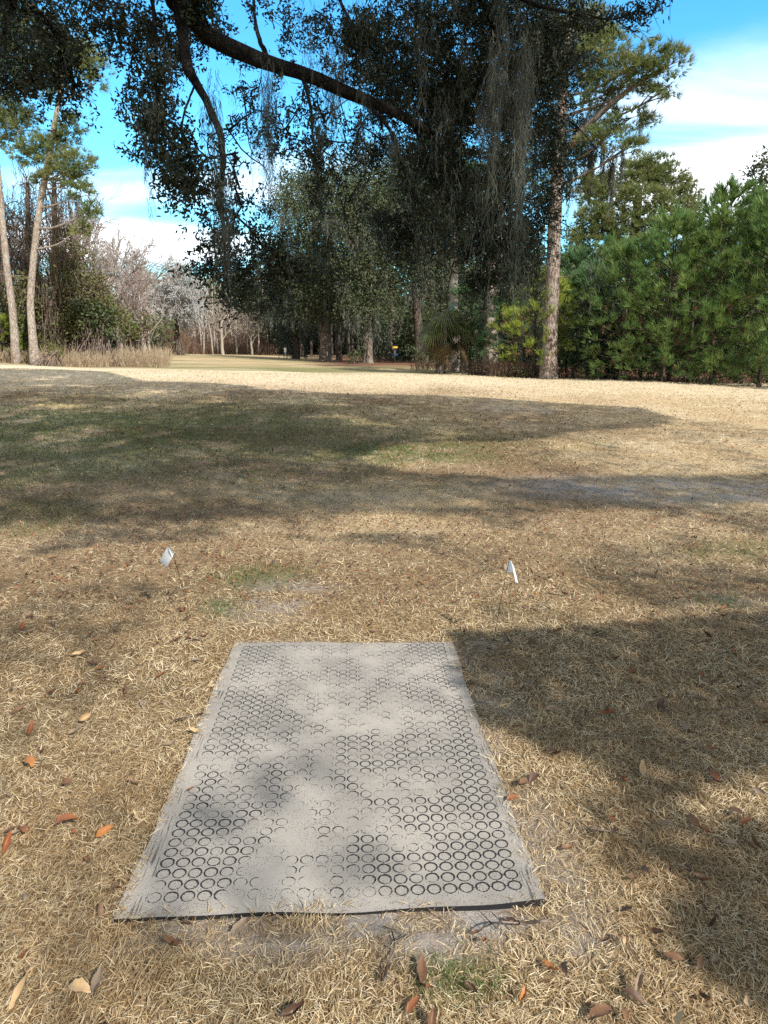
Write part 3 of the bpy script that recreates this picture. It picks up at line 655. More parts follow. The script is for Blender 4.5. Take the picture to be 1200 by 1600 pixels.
# ------------------------------------------------------------------ the near live oak overhead
def build_oak():
    r = np.random.default_rng(42)
    B0 = np.array([-6.2, -3.2, 0.0])
    root = thing('live_oak', 'great dark live oak overhanging the top of the picture with drooping mossy limbs', 'tree', B0)
    tr = MB(); rough_trunk(tr, np.array([B0+[0, 0, -.3], B0+[.15, .1, 1.5], B0+[.1, .3, 3.2], B0+[.4, .6, 4.6]]), [.62, .52, .5, .46], r, 18, 30, 1.4)
    fork = B0+np.array([.4, .6, 4.5])
    for s in (tr,): s.build('trunk', M['bark_oak'], root, origin=B0)
    def limb(pts, rad, sides=9, n=26, name='limb'):
        mb = MB(); P = spline(pts, n); rr = np.interp(np.linspace(0, 1, n), np.linspace(0, 1, len(rad)), rad)
        P[1:-1] += r.normal(0, .12, (n-2, 3))*rr[1:-1, None]
        mb.tube(P, rr*(1+r.normal(0, .04, n)), sides); return mb, P
    A = lambda px, py, D: at(px, py, D)
    limbs = [
        ([fork, fork+[2.2, 2.6, 1.0], A(225, -70, 6.0), A(275, 2, 6.3), A(335, 62, 6.7), A(420, 98, 7.2), A(480, 118, 7.5), A(560, 150, 7.9), A(640, 188, 8.3), A(690, 225, 8.6), A(716, 268, 8.8), A(760, 310, 9.1), A(800, 372, 9.3)], [.3, .24, .17, .13, .125, .12, .11, .10, .085, .07, .055, .04, .018]),
        ([A(278, 5, 6.32), A(288, 60, 6.3), A(291, 98, 6.25), A(306, 128, 6.2), A(330, 175, 6.2), A(345, 215, 6.25), A(349, 260, 6.3), A(345, 310, 6.35), A(350, 380, 6.4), A(355, 440, 6.4)], [.085, .08, .078, .06, .05, .045, .042, .034, .02, .008]),
        ([A(470, 114, 7.45), A(484, 160, 7.3), A(489, 215, 7.2), A(495, 265, 7.15), A(498, 310, 7.1)], [.035, .028, .02, .014, .006]),
        ([A(560, 150, 7.9), A(600, 190, 7.6), A(618, 225, 7.5), A(640, 290, 7.5), A(668, 330, 7.5), A(720, 385, 7.6)], [.04, .034, .03, .022, .016, .006]),
        ([A(352, 325, 6.35), A(385, 352, 6.6), A(420, 392, 6.9), A(465, 420, 7.0), A(525, 428, 7.1)], [.02, .018, .014, .012, .004]),
        ([A(640, 188, 8.3), A(668, 240, 8.7), A(690, 300, 9.0), A(705, 380, 9.2)], [.04, .035, .025, .008]),
        ([A(420, 98, 7.2), A(400, 40, 7.6), A(395, -30, 8.0)], [.045, .03, .02]),
        ([A(335, 62, 6.7), A(318, 20, 6.4), A(305, -20, 6.3)], [.02, .016, .01]),
        ([A(515, -30, 8.2), A(540, 20, 8.1), A(548, 60, 8), A(575, 55, 8)], [.03, .025, .02, .008]),
        ([fork, fork+[1.5, 3.5, 1.6], A(-60, -60, 6.4), A(20, -10, 6.6), A(70, 30, 6.8), A(110, 100, 6.9), A(112, 160, 6.9)], [.26, .18, .08, .05, .04, .02, .006]),
        ([A(20, -10, 6.6), A(-10, 130, 7.2), A(25, 135, 7.2), A(60, 128, 7.2)], [.03, .02, .014, .006]),
        ([fork, B0+[5, 3.2, 6.6], A(620, -180, 7.2), A(720, -60, 8.0), A(770, 40, 8.6), A(800, 150, 9.0), A(822, 260, 9.2)], [.32, .25, .16, .10, .07, .05, .02]),
        ([A(720, -60, 8.0), A(820, 0, 8.2), A(900, 22, 8.0), A(960, 30, 7.7), A(1020, 12, 7.4)], [.06, .04, .02, .01, .003]),
        ([A(225, -70, 6.0), A(240, 20, 6.0), A(245, 110, 6.0), A(240, 200, 6.0), A(235, 240, 6)], [.04, .025, .018, .012, .005]),
        ([A(306, 128, 6.2), A(285, 190, 6.0), A(290, 250, 5.9), A(300, 300, 5.9)], [.016, .013, .01, .004]),
        ([fork, B0+[2, -3, 6.2], B0+[6, -4.5, 8.2], B0+[11, -4.5, 9.2]], [.36, .28, .2, .1]),
        ([fork, B0+[-2, 4, 7.0], B0+[1, 10, 9.3], B0+[5, 14, 11]], [.3, .24, .17, .08]),
        ([fork, B0+[4, 4, 8.2], B0+[9, 9, 10.5], B0+[14, 11, 12]], [.36, .28, .18, .07]),
        ([fork, B0+[-3, -2, 7], B0+[-6, -3, 9]], [.3, .2, .08])]
    leafy = []
    for li, (pts, rad) in enumerate(limbs):
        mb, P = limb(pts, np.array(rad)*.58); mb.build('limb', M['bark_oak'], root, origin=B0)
        if li in (2, 3, 4, 7, 8, 9, 10, 12, 13, 14): leafy += [(P[k], P[min(k+1, 25)]-P[k-1]) for k in range(12, 26)]
    # visible foliage: sprays of leaves on twigs
    E = [(720, 85, 150, 110, 1300, 8.2, 11), (735, 265, 100, 115, 860, 8, 11), (800, 390, 42, 52, 270, 8.5, 10.5), (665, 360, 76, 48, 150, 8.4, 10.5), (775, 430, 52, 18, 56, 8.8, 10), (690, 415, 50, 18, 30, 8.8, 10.4),
         (570, 60, 80, 76, 170, 8.0, 10), (440, 30, 90, 40, 80, 7.6, 9.4), (385, 140, 22, 26, 18, 7.4, 8.4), (425, 205, 42, 30, 46, 7.3, 8.4), (495, 185, 28, 44, 46, 7.4, 8.6), (466, 222, 28, 24, 26, 7.0, 7.8), (520, 100, 60, 20, 40, 8, 9.5),
         (244, 180, 16, 44, 56, 5.9, 6.9), (255, 110, 24, 26, 30, 6.4, 7.2), (290, 282, 8, 22, 34, 5.6, 6.3), (225, 40, 52, 36, 66, 6.2, 7.2), (352, 205, 12, 20, 10, 6.4, 6.8), (366, 242, 5, 9, 8, 6, 6.6), (225, 215, 6, 16, 14, 5.8, 6.2), (320, 60, 20, 26, 26, 7, 8),
         (55, 50, 74, 46, 150, 6.4, 8), (90, 120, 30, 22, 48, 6.4, 7.6), (15, 95, 36, 28, 40, 6.4, 7.6), (88, 152, 6, 6, 8, 6.4, 7), (165, 10, 46, 16, 50, 6.2, 7), (158, 48, 18, 5, 12, 6.2, 7), (30, 148, 12, 4, 6, 6.5, 7),
         (375, 300, 24, 10, 26, 6.2, 7.4), (334, 352, 14, 14, 16, 6.4, 7.2), (385, 365, 40, 24, 62, 6.5, 7.6), (392, 430, 62, 30, 120, 6.5, 8), (450, 455, 32, 10, 26, 6.9, 8), (322, 415, 6, 26, 22, 6.4, 7.0), (470, 395, 36, 24, 44, 6.9, 8),
         (545, 215, 30, 38, 60, 8.0, 9.4), (585, 270, 30, 32, 46, 8.2, 9.4), (540, 300, 24, 24, 26, 8.0, 9.2), (610, 190, 34, 26, 50, 8.8, 10),
         (862, 60, 34, 70, 130, 8.2, 9.8), (856, 210, 16, 84, 120, 8.4, 10), (848, 320, 10, 40, 40, 8.6, 10), (905, 8, 34, 10, 26, 8.0, 8.8)]
    tw = MB(); lf = MB()
    S0 = []; SD = []
    for cx, cy, rx, ry, n, d0, d1 in E:
        if cx < 640 and cy < 345: n = int(n*(.45 if cx > 330 else .85 if cx > 190 else .6))
        elif cx < 560: n = int(n*.6)
        ncl = max(2, n//8)
        a = r.uniform(0, 2*PI, ncl); q = np.sqrt(r.random(ncl))*1.05
        CC = [at(cx+rx*q[i]*math.cos(a[i]), cy+ry*q[i]*math.sin(a[i]), r.uniform(d0, d1)) for i in range(ncl)]
        for i in range(int(n*1.25)):
            S0.append(CC[i % ncl]+r.normal(0, .12, 3)); v = r.normal(size=3); v[2] -= .55; SD.append(v)
    for P_, n_ in ((spline([at(905, 18, 7.8), at(950, 30, 7.6), at(985, 22, 7.45), at(1020, 10, 7.4), at(1042, 4, 7.35)], 16), 16), (spline([at(960, 28, 7.6), at(975, 40, 7.55), at(998, 52, 7.5)], 8), 6)):
        tw.tube(P_, np.linspace(.008, .002, len(P_)), 4, False)
        for k in range(n_): S0.append(P_[r.integers(2, len(P_))]+r.normal(0, .015, 3)); SD.append(np.array([.6, 0, r.normal(0, .5)]))
    sparse0 = len(S0)-22; sparse1 = len(S0)
    for p_, v_ in leafy:
        for q_ in range(2): S0.append(p_+r.normal(0, .05, 3)); SD.append(unit(v_)+r.normal(0, .7, 3))
    S0 = np.array(S0); SD = unit(np.array(SD)); n = len(S0)
    LEN = r.uniform(.16, .34, n)
    for i in range(0, n):
        if i % 2 == 0:
            P = np.stack([S0[i]-SD[i]*LEN[i]*.45, S0[i]+r.normal(0, .02, 3), S0[i]+SD[i]*LEN[i]*.5-np.array([0, 0, .03])]); tw.tube(P, [.005, .0035, .0015], 3, False)
    K = 32
    t = r.uniform(-.5, .55, (n, K)); PP = (S0[:, None]+SD[:, None]*(t*LEN[:, None])[..., None]).reshape(-1, 3)+r.normal(0, .022, (n*K, 3))
    AA = np.repeat(SD, K, 0)*.55+.9*rdir(n*K, r)
    keep = np.ones(n*K, bool); keep[sparse0*K:sparse1*K] = r.random(22*K) < .16
    PP, AA = PP[keep], AA[keep]; m_ = len(PP)
    leaves(lf, PP, AA, r.uniform(.032, .055, m_), r.uniform(.014, .022, m_), r, 6, .6)
    # bare twigs in the crown
    for i in range(110):
        cx, cy, rx, ry, m_, d0, d1 = E[r.integers(0, len(E))]
        if cx < 340 or cy > 330 and cx < 560 or cy > 420 or cy < 60 and cx > 880: continue
        p = at(cx+r.normal()*rx*.4, cy+r.normal()*ry*.4, r.uniform(d0, d1)); v = r.normal(size=3)*.5+np.array([.25, .1, -.2]); L = r.uniform(.3, .8)
        P = np.array([p, p+v*L*.4+r.normal(0, .05, 3), p+v*L*.8+r.normal(0, .08, 3), p+v*L+r.normal(0, .1, 3)]); tw.tube(spline(P, 8), np.linspace(.010, .002, 8), 4, False)
    # unseen high crown: leaves set along sun rays to cast the SHADE outlines
    hc = MB()
    for poly, lai, h0, h1, Lf, seed in SHADE:
        G = np.array([ground_at(*p) for p in poly])[:, :2]
        lo, hi = G.min(0), G.max(0)
        # area of the polygon
        ar = .5*abs(np.dot(G[:, 0], np.roll(G[:, 1], 1))-np.dot(G[:, 1], np.roll(G[:, 0], 1)))
        lw = Lf*.55; n = int(ar*SUN[2]*lai/(Lf*lw*.75*.62)*((hi-lo).prod()/ar))
        X = r.uniform(lo[0], hi[0], n); Y = r.uniform(lo[1], hi[1], n)
        ins = np.zeros(n, bool); j = len(G)-1
        for i in range(len(G)):
            xi, yi = G[i]; xj, yj = G[j]
            ins ^= ((yi > Y) != (yj > Y)) & (X < (xj-xi)*(Y-yi)/(yj-yi+1e-12)+xi); j = i
        g = fbm(X, Y, .9 if lai > 1 else 1.6, seed)
        ins &= r.random(n) < (np.clip((g-.37)*6+.2, 0, 1) if lai < 2 else np.clip((g-.26)*5+(.6 if lai > 3.2 else .35), 0, 1))
        X, Y = X[ins], Y[ins]; n = len(X)
        h = h0+(h1-h0)*np.clip(.5+1.3*(fbm(X, Y, .5, seed+4)-.5)+r.normal(0, .14, n), 0, 1)
        Z = terrain(X, Y)
        for _ in range(14):
            c = np.stack([X, Y, Z], 1)+SUN[None]*(h/SUN[2])[:, None]
            px, py, vd = proj(c); bad = (vd > .4) & (py > -60) & (px > -120) & (px < 1320)
            if not bad.any(): break
            h = np.where(bad, h+.6, h)
        c = c[~bad]; n = len(c); A_ = rdir(n, r); A_[:, 2] *= .6
        leaves(hc, c, A_, Lf*r.uniform(.8, 1.2, n), lw*r.uniform(.8, 1.2, n), r, 6, 1.0)
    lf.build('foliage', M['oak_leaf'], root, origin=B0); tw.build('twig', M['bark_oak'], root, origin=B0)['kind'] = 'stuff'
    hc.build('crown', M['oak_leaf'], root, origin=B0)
    # moss
    def mo(px, py, D, hpx, wpx, n, W=.004):
        s = D/F; mb = MB(); p = at(px, py, D)
        moss_drape(mb, p, hpx*s, wpx*s, n*2.0, W, r); return mb
    drapes = [(332, 110, 6.0, 190, 16, 90), (322, 150, 6.0, 120, 14, 50), (414, 90, 6.9, 205, 16, 130), (497, 180, 7.1, 130, 16, 150), (345, 240, 6.3, 165, 22, 190), (333, 310, 6.3, 125, 7, 60), (358, 345, 6.3, 105, 16, 110),
              (240, 150, 5.9, 62, 46, 260), (225, 200, 5.8, 140, 12, 50), (262, 60, 6.0, 110, 20, 60), (615, 195, 7.4, 100, 18, 110), (520, 60, 7.8, 140, 30, 120), (518, 120, 7.7, 90, 14, 70), (560, 0, 8, 90, 40, 140), (480, 0, 7.6, 60, 40, 100),
              (775, 60, 7.6, 250, 22, 150), (818, 60, 7.6, 270, 15, 170), (755, 120, 8.4, 170, 30, 90), (800, 0, 8.0, 150, 40, 110), (838, 20, 8.2, 130, 18, 70), (728, 40, 8.2, 120, 20, 70), (690, 320, 8.6, 90, 26, 150), (700, 120, 8.4, 170, 30, 120), (660, 20, 8.2, 120, 30, 110), (840, 180, 8.6, 150, 26, 120), (735, 230, 8.6, 130, 24, 120), (450, 360, 6.8, 90, 14, 50), (400, 370, 6.6, 110, 10, 50), (785, 240, 7.8, 100, 12, 70), (100, 70, 6.6, 70, 16, 40), (375, 60, 7.0, 60, 22, 60)]
    for d in drapes: mo(*d).build('moss', M['moss'], root, origin=B0)
    mb = MB()
    for i in range(130):
        cx, cy, rx, ry = ((720, 150, 130, 150), (760, 330, 90, 90), (560, 90, 70, 80), (420, 180, 60, 50), (390, 400, 60, 50), (660, 360, 80, 60))[r.choice(6, p=[.35, .25, .12, .08, .1, .1])]
        D = r.uniform(6.8, 10); moss_drape(mb, at(cx+r.normal()*rx*.6, cy+r.normal()*ry*.6, D), r.uniform(.3, 1.0), r.uniform(.06, .18), r.integers(24, 60), .0045, r)
    mb.build('moss', M['moss'], root, origin=B0)['kind'] = 'stuff'
SHADE = [
    ([(860, 668), (1060, 652), (1330, 690), (1330, 748), (960, 750), (870, 754), (800, 705)], .62, 9.5, 13, .12, 71),
    ([(-150, 578), (130, 579), (230, 596), (400, 605), (560, 617), (1000, 637), (1062, 655), (1030, 668), (900, 676), (800, 690), (700, 692), (585, 698), (560, 722), (640, 740), (760, 744), (870, 750), (960, 744), (1200, 740), (1330, 744), (1330, 775), (1050, 795), (800, 800), (500, 800), (300, 815), (-150, 830)], 3.0, 9.5, 14, .13, 31),
    ([(715, 990), (1400, 950), (1420, 1205), (1090, 1218), (1060, 1240), (1075, 1285), (1330, 1290), (1450, 1590), (1190, 1572), (1120, 1525), (1054, 1475), (1045, 1430), (1085, 1372), (1050, 1345), (950, 1350), (896, 1285), (932, 1240), (929, 1190), (865, 1180), (800, 1140), (742, 1125), (708, 1060)], 4.3, 4.2, 5.2, .075, 47),
    ([(-60, 830), (500, 800), (1260, 790), (1260, 950), (760, 975), (740, 870), (600, 850), (480, 845), (320, 845), (160, 850), (60, 870), (-60, 900)], 1.5, 7.0, 8.4, .09, 53),
    ([(-60, 900), (120, 905), (300, 920), (420, 960), (400, 1010), (520, 1150), (560, 1300), (700, 1440), (560, 1560), (300, 1595), (-60, 1595)], .6, 8.0, 10, .10, 61)]
build_oak()
build_twigs()

# ------------------------------------------------------------------ pines
def big_pine(label, base_px, D, tpts, rad, lobes, mats, seed, moss=(), group=None, nper=46, needles=11, L=.30, W=.022, stubs=5, name='pine_tree'):
    r = np.random.default_rng(seed); b = place(base_px, D)
    root = thing(name, label, 'tree', b, group)
    P = trunk_path(tpts, D, b); tr = MB(); path, rr = rough_trunk(tr, P, rad, r); tr.build('trunk', mats[0], root, origin=b)
    for lo in lobes:
        br = MB(); c = at(lo[0], lo[1], D+(lo[4] if len(lo) > 4 else 0)); s = D/F
        k = np.argmin(np.abs(path[:, 2]-(c[2]-.25*np.linalg.norm(c-path[:, :], axis=1)))) ; k = min(max(k, 6), len(path)-2)
        Q = limb_path(path[k], c, -.08, r, 9); r0 = min(rr[k]*.5, .02+.011*np.linalg.norm(c-path[k])); br.tube(Q, np.linspace(r0, .02, 9), 6)
        for j in range(5):
            e = c+r.normal(0, .5, 3)*np.array([lo[2]*s, lo[2]*s, lo[3]*s]); br.tube(limb_path(Q[r.integers(5, 9)], e, .05, r, 5), np.linspace(r0*.4+.008, .008, 5), 4, False)
        br.build('branch', mats[2] if len(mats) > 2 else mats[0], root, origin=b)
    for j in range(stubs):
        br = MB(); k = r.integers(len(path)//4, len(path)-3); v = r.normal(size=3); v[2] = .1; br.tube(limb_path(path[k], path[k]+unit(v)*r.uniform(.3, 1.2), 0, r, 4), np.linspace(.03, .008, 4), 4, False)
        br.build('stub', mats[0], root, origin=b)
    cr = MB(); tuft_lobes(cr, lobes, D, nper*4.6, needles, L, W, r); cr.build('crown', mats[1], root, origin=b)
    if moss:
        for px, py, h, w, n in moss: mo = MB(); moss_drape(mo, at(px, py, D), h*D/F, w*D/F, n*3, .022, r); mo.build('moss', M['moss'], root, origin=b)
    return root
big_pine('tall old pine with thick scaly trunk standing alone at the edge of the right thicket', 857, 29, [(857, 590), (859, 540), (863, 450), (867, 340), (872, 250), (878, 170), (885, 80), (890, 10)], [.34, .28, .27, .25, .23, .17, .12, .08],
         [(905, 95, 46, 36), (950, 75, 42, 26, -1), (1005, 95, 34, 22, -1.5), (1045, 100, 30, 20, -2), (1045, 135, 24, 14, -2), (985, 125, 44, 22, -1), (925, 150, 44, 26), (985, 185, 34, 16, -1), (950, 215, 40, 20, -1), (985, 225, 22, 14, -2), (905, 205, 34, 26, .5), (900, 255, 26, 30, 1), (890, 40, 50, 30, 1), (915, 290, 16, 26), (850, 150, 30, 40, 1), (935, 40, 30, 18)],
         (M['bark_pine'], M['needle_old']), 101, [(925, 220, 80, 10, 70), (945, 225, 50, 12, 50), (958, 240, 75, 8, 60), (1003, 165, 48, 10, 60), (975, 215, 55, 6, 30), (915, 230, 40, 10, 30), (890, 250, 80, 8, 30)], nper=60)
# the heavy leaning limb of the big pine
def pine_limb():
    root = [o for o in C.objects if o.get('label', '').startswith('tall old pine')][0]; b = np.array(root.location); r = np.random.default_rng(5)
    mb = MB(); P = spline([at(870, 262, 29), at(890, 228, 28.8), at(930, 185, 28.3), at(970, 150, 27.8), at(1010, 122, 27.4), at(1045, 105, 27)], 20); mb.tube(P, np.linspace(.17, .05, 20), 9)
    mb.tube(spline([at(880, 60, 29), at(910, 120, 28.6), at(922, 100, 28.4), at(935, 70, 28.4)], 12), np.linspace(.09, .03, 12), 7)
    mb.build('limb', M['bark_pine'], root, origin=b)
pine_limb()
big_pine('slim pale pine curving upward at the left with open needle crown', 55, 36, [(56, 563), (49, 500), (48, 460), (54, 390), (63, 320), (74, 260), (84, 200), (93, 150), (98, 90), (100, 40)], [.2, .17, .16, .155, .15, .14, .12, .10, .07, .04],
         [(105, 85, 34, 28), (135, 95, 26, 26, -.5), (150, 130, 14, 9, -.5), (80, 120, 36, 26), (60, 60, 40, 30, 1), (110, 195, 20, 16), (70, 235, 38, 20), (40, 240, 24, 14, .5), (100, 262, 36, 16, -.5), (125, 255, 18, 20, -.5), (90, 215, 24, 14), (122, 300, 20, 14, -1), (140, 325, 14, 16, -1), (128, 355, 13, 12, -1), (118, 280, 20, 14), (65, 275, 16, 12)],
         (M['bark_pine_pale'], M['needle_old']), 102, [(118, 290, 45, 8, 24), (135, 120, 40, 8, 20), (105, 310, 50, 6, 16)], nper=85, L=.32, W=.026)
big_pine('pale pine trunk leaning out past the left border', 25, 37, [(26, 553), (20, 490), (11, 420), (3, 340), (-3, 270), (-8, 200), (-10, 120)], [.2, .18, .16, .15, .13, .11, .07],
         [(15, 180, 34, 18), (-20, 190, 40, 24), (45, 195, 24, 12, -.5), (10, 215, 26, 10), (-10, 120, 50, 40), (-30, 60, 50, 40), (8, 40, 26, 26)], (M['bark_pine_pale'], M['needle_old']), 103, nper=85, L=.32, W=.026)
big_pine('pale straight pine trunk rising behind the palmetto', 712, 40, [(713, 580), (712, 520), (709, 460), (711, 400), (715, 330), (718, 260)], [.25, .24, .22, .2, .18, .1], [(715, 300, 60, 40), (690, 260, 50, 40), (745, 270, 50, 40)], (M['bark_pine_pale'], M['needle_blue']), 104, nper=26, L=.4, W=.035)
big_pine('grey mossy pine trunk rising from the bushes left of the tall old pine', 768, 36, [(764, 585), (766, 530), (770, 470), (774, 420), (778, 350), (782, 280)], [.4, .37, .36, .34, .3, .2], [(780, 300, 60, 40), (820, 280, 50, 40), (745, 330, 40, 30)], (M['bark_pine_pale'], M['needle_blue']), 105,
         [(785, 440, 110, 12, 60), (760, 450, 60, 14, 40), (775, 425, 50, 20, 40), (752, 470, 110, 5, 20)], nper=26, L=.36, W=.03)
big_pine('broad round topped pine behind the right thicket', 985, 62, [(985, 570), (985, 480), (988, 400), (995, 330), (1000, 290)], [.5, .45, .42, .36, .2],
         [(1000, 275, 40, 22), (1045, 285, 36, 22, 1), (960, 290, 36, 18), (1020, 258, 30, 14), (1070, 310, 24, 20), (1000, 310, 44, 18, -2), (940, 315, 34, 16), (1050, 330, 36, 18, -1), (975, 345, 44, 16, -2), (925, 350, 30, 18), (1030, 360, 36, 18, -2), (985, 385, 40, 16, -2), (930, 290, 20, 14, 2), (1080, 340, 14, 20)], (M['bark_far'], M['needle_old']), 106, nper=120, needles=10, L=.5, W=.05)
big_pine('twin dark pine trunk behind the right thicket below the round topped crown', 960, 60, [(962, 570), (962, 480), (960, 400), (950, 350), (945, 330)], [.4, .36, .32, .26, .14], [(935, 335, 30, 14), (955, 365, 36, 14), (915, 372, 26, 16), (905, 400, 24, 18), (965, 400, 30, 14)], (M['bark_dark'], M['needle_old']), 107, nper=100, needles=10, L=.5, W=.05)

# young pines: four patterns copied through the thicket
def young_pine(label, seed, H, Rm, mat, group, bare=.03, nt_=760, L=.34, W=.026, name='young_pine'):
    r = np.random.default_rng(seed); root = thing(name, label, 'tree', (0, 0, 0), group)
    tr = MB(); P = limb_path((0, 0, -.2), (r.normal(0, .1), r.normal(0, .1), H*.96), 0, r, 12, .02); tr.tube(P, np.linspace(.09, .015, 12), 8)
    tr.build('trunk', M['bark_dark'], root)
    br = MB(); cr = MB(); T = []; AX = []
    nb = int(nt_/9)
    for i in range(nb):
        t = bare+(1-bare)*((i+r.random())/nb)**.95; z = H*t*.97
        R_ = Rm*(1-t)**.5*(.72+.4*r.random())*(.72+.28*min(1, t*3.5)) + .16
        az = i*2.399+r.normal(0, .35); up = .15+.75*t+r.normal(0, .12)
        v = np.array([math.cos(az), math.sin(az), up]); a = np.array([0, 0, z*.96]); e = a+v*R_; e[2] -= .12*R_
        Q = limb_path(a, e, .05, r, 6, .05)
        br.tube(Q, np.linspace(.022, .006, 6), 4, False)
        for j in range(9):
            s = 1.02-.62*r.random()**1.7 if j else 1.0; k = min(int(s*5), 4); p = Q[k]+(Q[k+1]-Q[k])*min(1, s*5-k)
            off = r.normal(0, .15, 3)*(.5+R_*.22); T.append(p+off); AX.append(v*.9+np.array([0, 0, .55])+r.normal(0, .35, 3))
    for j in range(3): T.append(np.array([0, 0, H*(.94+.03*j)])); AX.append(np.array([0, 0, 1.]))
    tufts(cr, np.array(T), np.array(AX), 19, L*r.uniform(.85, 1.35, len(T)), W, .5, r)
    dn = MB(); T = np.array(T); k = np.where((T[:, 2] < H*.7))[0]; k = r.choice(k, 46); q = T[k]*np.array([.72, .72, 1])-np.array([0, 0, .12])
    tufts(dn, q, rdir(46, r)-np.array([0, 0, .9]), 14, .26, .02, .7, r); dn.build('dead_needles', M['needle_dead'], root)
    br.build('branch', M['bark_dark'], root); cr.build('crown', mat, root); return root
G_TH = 'young pines packed in the right thicket'
proto = [young_pine('', 201, 6.4, 2.0, M['needle'], G_TH), young_pine('', 202, 6.0, 2.3, M['needle_warm'], G_TH), young_pine('', 203, 5.4, 1.9, M['needle_blue'], G_TH), young_pine('', 204, 6.6, 1.8, M['needle'], G_TH)]
def stand(spots):
    for i, (px, D, k, sc, lb) in enumerate(spots):
        p = place(px, D); rz = R.uniform(0, 6.28); s = sc*R.uniform(.95, 1.05)
        if not proto_used[k]:
            o = proto[k]; o.location = p; o.rotation_euler[2] = rz; o.scale = (s, s, sc); o['label'] = lb; proto_used[k] = True
        else: dup(proto[k], p, rz, (s, s, sc), lb)
proto_used = [False]*4
stand([(1185, 25.0, 0, 1.0, 'tall bright young pine filling the right border of the thicket'), (1110, 25.8, 1, .98, 'wide young pine in the front row second from the right border'), (1035, 26.5, 0, .93, 'full young pine in the middle of the front row of the right thicket'),
       (968, 27.6, 1, .82, 'dark young pine in the front row right of the tall old pine'), (915, 31, 2, .85, 'deep green young pine in the gap just right of the old pine trunk'), (1150, 28.8, 3, 1.0, 'tall young pine behind the front row near the right border'), (1075, 29.4, 0, .95, 'young pine behind the front row with a browned top shoot'),
       (1000, 30.5, 3, .9, 'slender young pine behind the middle of the right thicket'), (945, 33, 0, .95, 'young pine deep in the thicket under the round topped pine'), (1225, 28, 1, 1.12, 'high young pine leaning in beyond the right border'), (1113, 31, 3, 1.22, 'tallest young pine of the thicket with a bare candle tip against the sky'), (895, 34, 2, 1.05, 'blue green young pine behind the old pine trunk'), (1180, 32, 2, 1.2, 'dark young pine at the back of the thicket near the right border'), (1045, 33, 2, 1.05, 'dark young pine at the back of the thicket in its middle'), (1250, 24, 0, 1.0, 'young pine just outside the right border')])
G_C = 'small pines between the oaks and the old pine'
yp = young_pine('yellow green young pine glowing in the sun left of the old pine trunk', 205, 4.2, 1.75, M['needle_yellow'], G_C, .15, 520, .3); yp.location = place(833, 29.9)
yq = young_pine('small dark green pine between the palmetto and the mossy trunk', 206, 4.3, 1.6, M['needle_blue'], G_C, .15, 520, .3); yp2 = yq; yq.location = place(733, 37)
dup(yq, place(805, 35), 2.0, (1.05, 1.05, 1.05), 'bushy dark green pine right of the mossy grey trunk')
dup(yp, place(885, 31.5), 1.2, (.8, .8, .95), 'yellow green pine sapling close behind the old pine trunk')
dup(yp, place(10, 38), 2.2, (.6, .6, .55), 'bright green pine sapling at the left border below the leaning trunk', 'pine saplings at the left')
dup(yp, place(75, 40), 4.2, (.5, .5, .42), 'light green pine sapling behind the slim pale trunk', 'pine saplings at the left')
# pine with bare candle tip
def candle():
    r = np.random.default_rng(9); root = [o for o in C.objects if o.get('label', '').startswith('tallest young pine')][0]
    b = np.array(root.location); s = root.scale[2]
    mb = MB(); H = 6.4
    for j, (dx, dy, h) in enumerate(((0, 0, .85), (.28, 0, .45), (-.25, .1, .4), (.1, -.2, .35), (-.1, -.15, .5))):
        a = np.array([dx*.1, dy*.1, H-.3]); e = np.array([dx, dy, H-.3+h]); n_ = 40
        t = r.random(n_); P = a+(e-a)*t[:, None]; leaves(mb, P, unit(e-a)*.8+rdir(n_, r)*.8, .14, .03, r, 3)
    mb.build('top_shoot', M['needle_blue'], root)
candle()

# ------------------------------------------------------------------ broadleaf trees of the middle distance
def oak_tree(label, base_px, D, tpts, rad, lobes, seed, leaf='oak_far', bark='bark_far', nper=2000, L=.21, W=.12, moss=0, mlen=(1.2, 3.0), group=None, name='oak_tree', limbs=True, mossW=.05):
    r = np.random.default_rng(seed); b = place(base_px, D); root = thing(name, label, 'tree', b, group)
    P = trunk_path(tpts, D, b); tr = MB(); path, rr = rough_trunk(tr, P, rad, r, 12, 24); tr.build('trunk', M[bark], root, origin=b)
    br = MB()
    if limbs:
        for lo in lobes:
            c = at(lo[0], lo[1], D+(lo[4] if len(lo) > 4 else 0)); Q = limb_path(path[-r.integers(1, 7)], c, .12, r, 9, .12); br.tube(Q, np.linspace(rad[-1]*.55, .04, 9), 6)
        br.build('branch', M[bark], root, origin=b)
    cr = MB(); leaf_lobes(cr, lobes, D, nper, L, W, r, .30); cr.build('crown', M[leaf], root, origin=b)
    if moss:
        moss = int(moss*1.5); mo = MB(); w = np.array([l[2]*l[3] for l in lobes], float); w /= w.sum()
        for i in range(moss):
            lo = lobes[r.choice(len(lobes), p=w)]; a = r.uniform(-1, 1); d = D+(lo[4] if len(lo) > 4 else 0)
            p = at(lo[0]+lo[2]*a, lo[1]+lo[3]*math.sqrt(1-a*a)*r.uniform(-.2, .85), d+r.uniform(-.7, .4)*lo[2]*D/F)
            moss_drape(mo, p, r.uniform(*mlen), r.uniform(.3, .7), 40, mossW, r)
        mo.build('moss', M['moss'], root, origin=b)
    return root
G_O = 'mossy oaks beyond the crest'
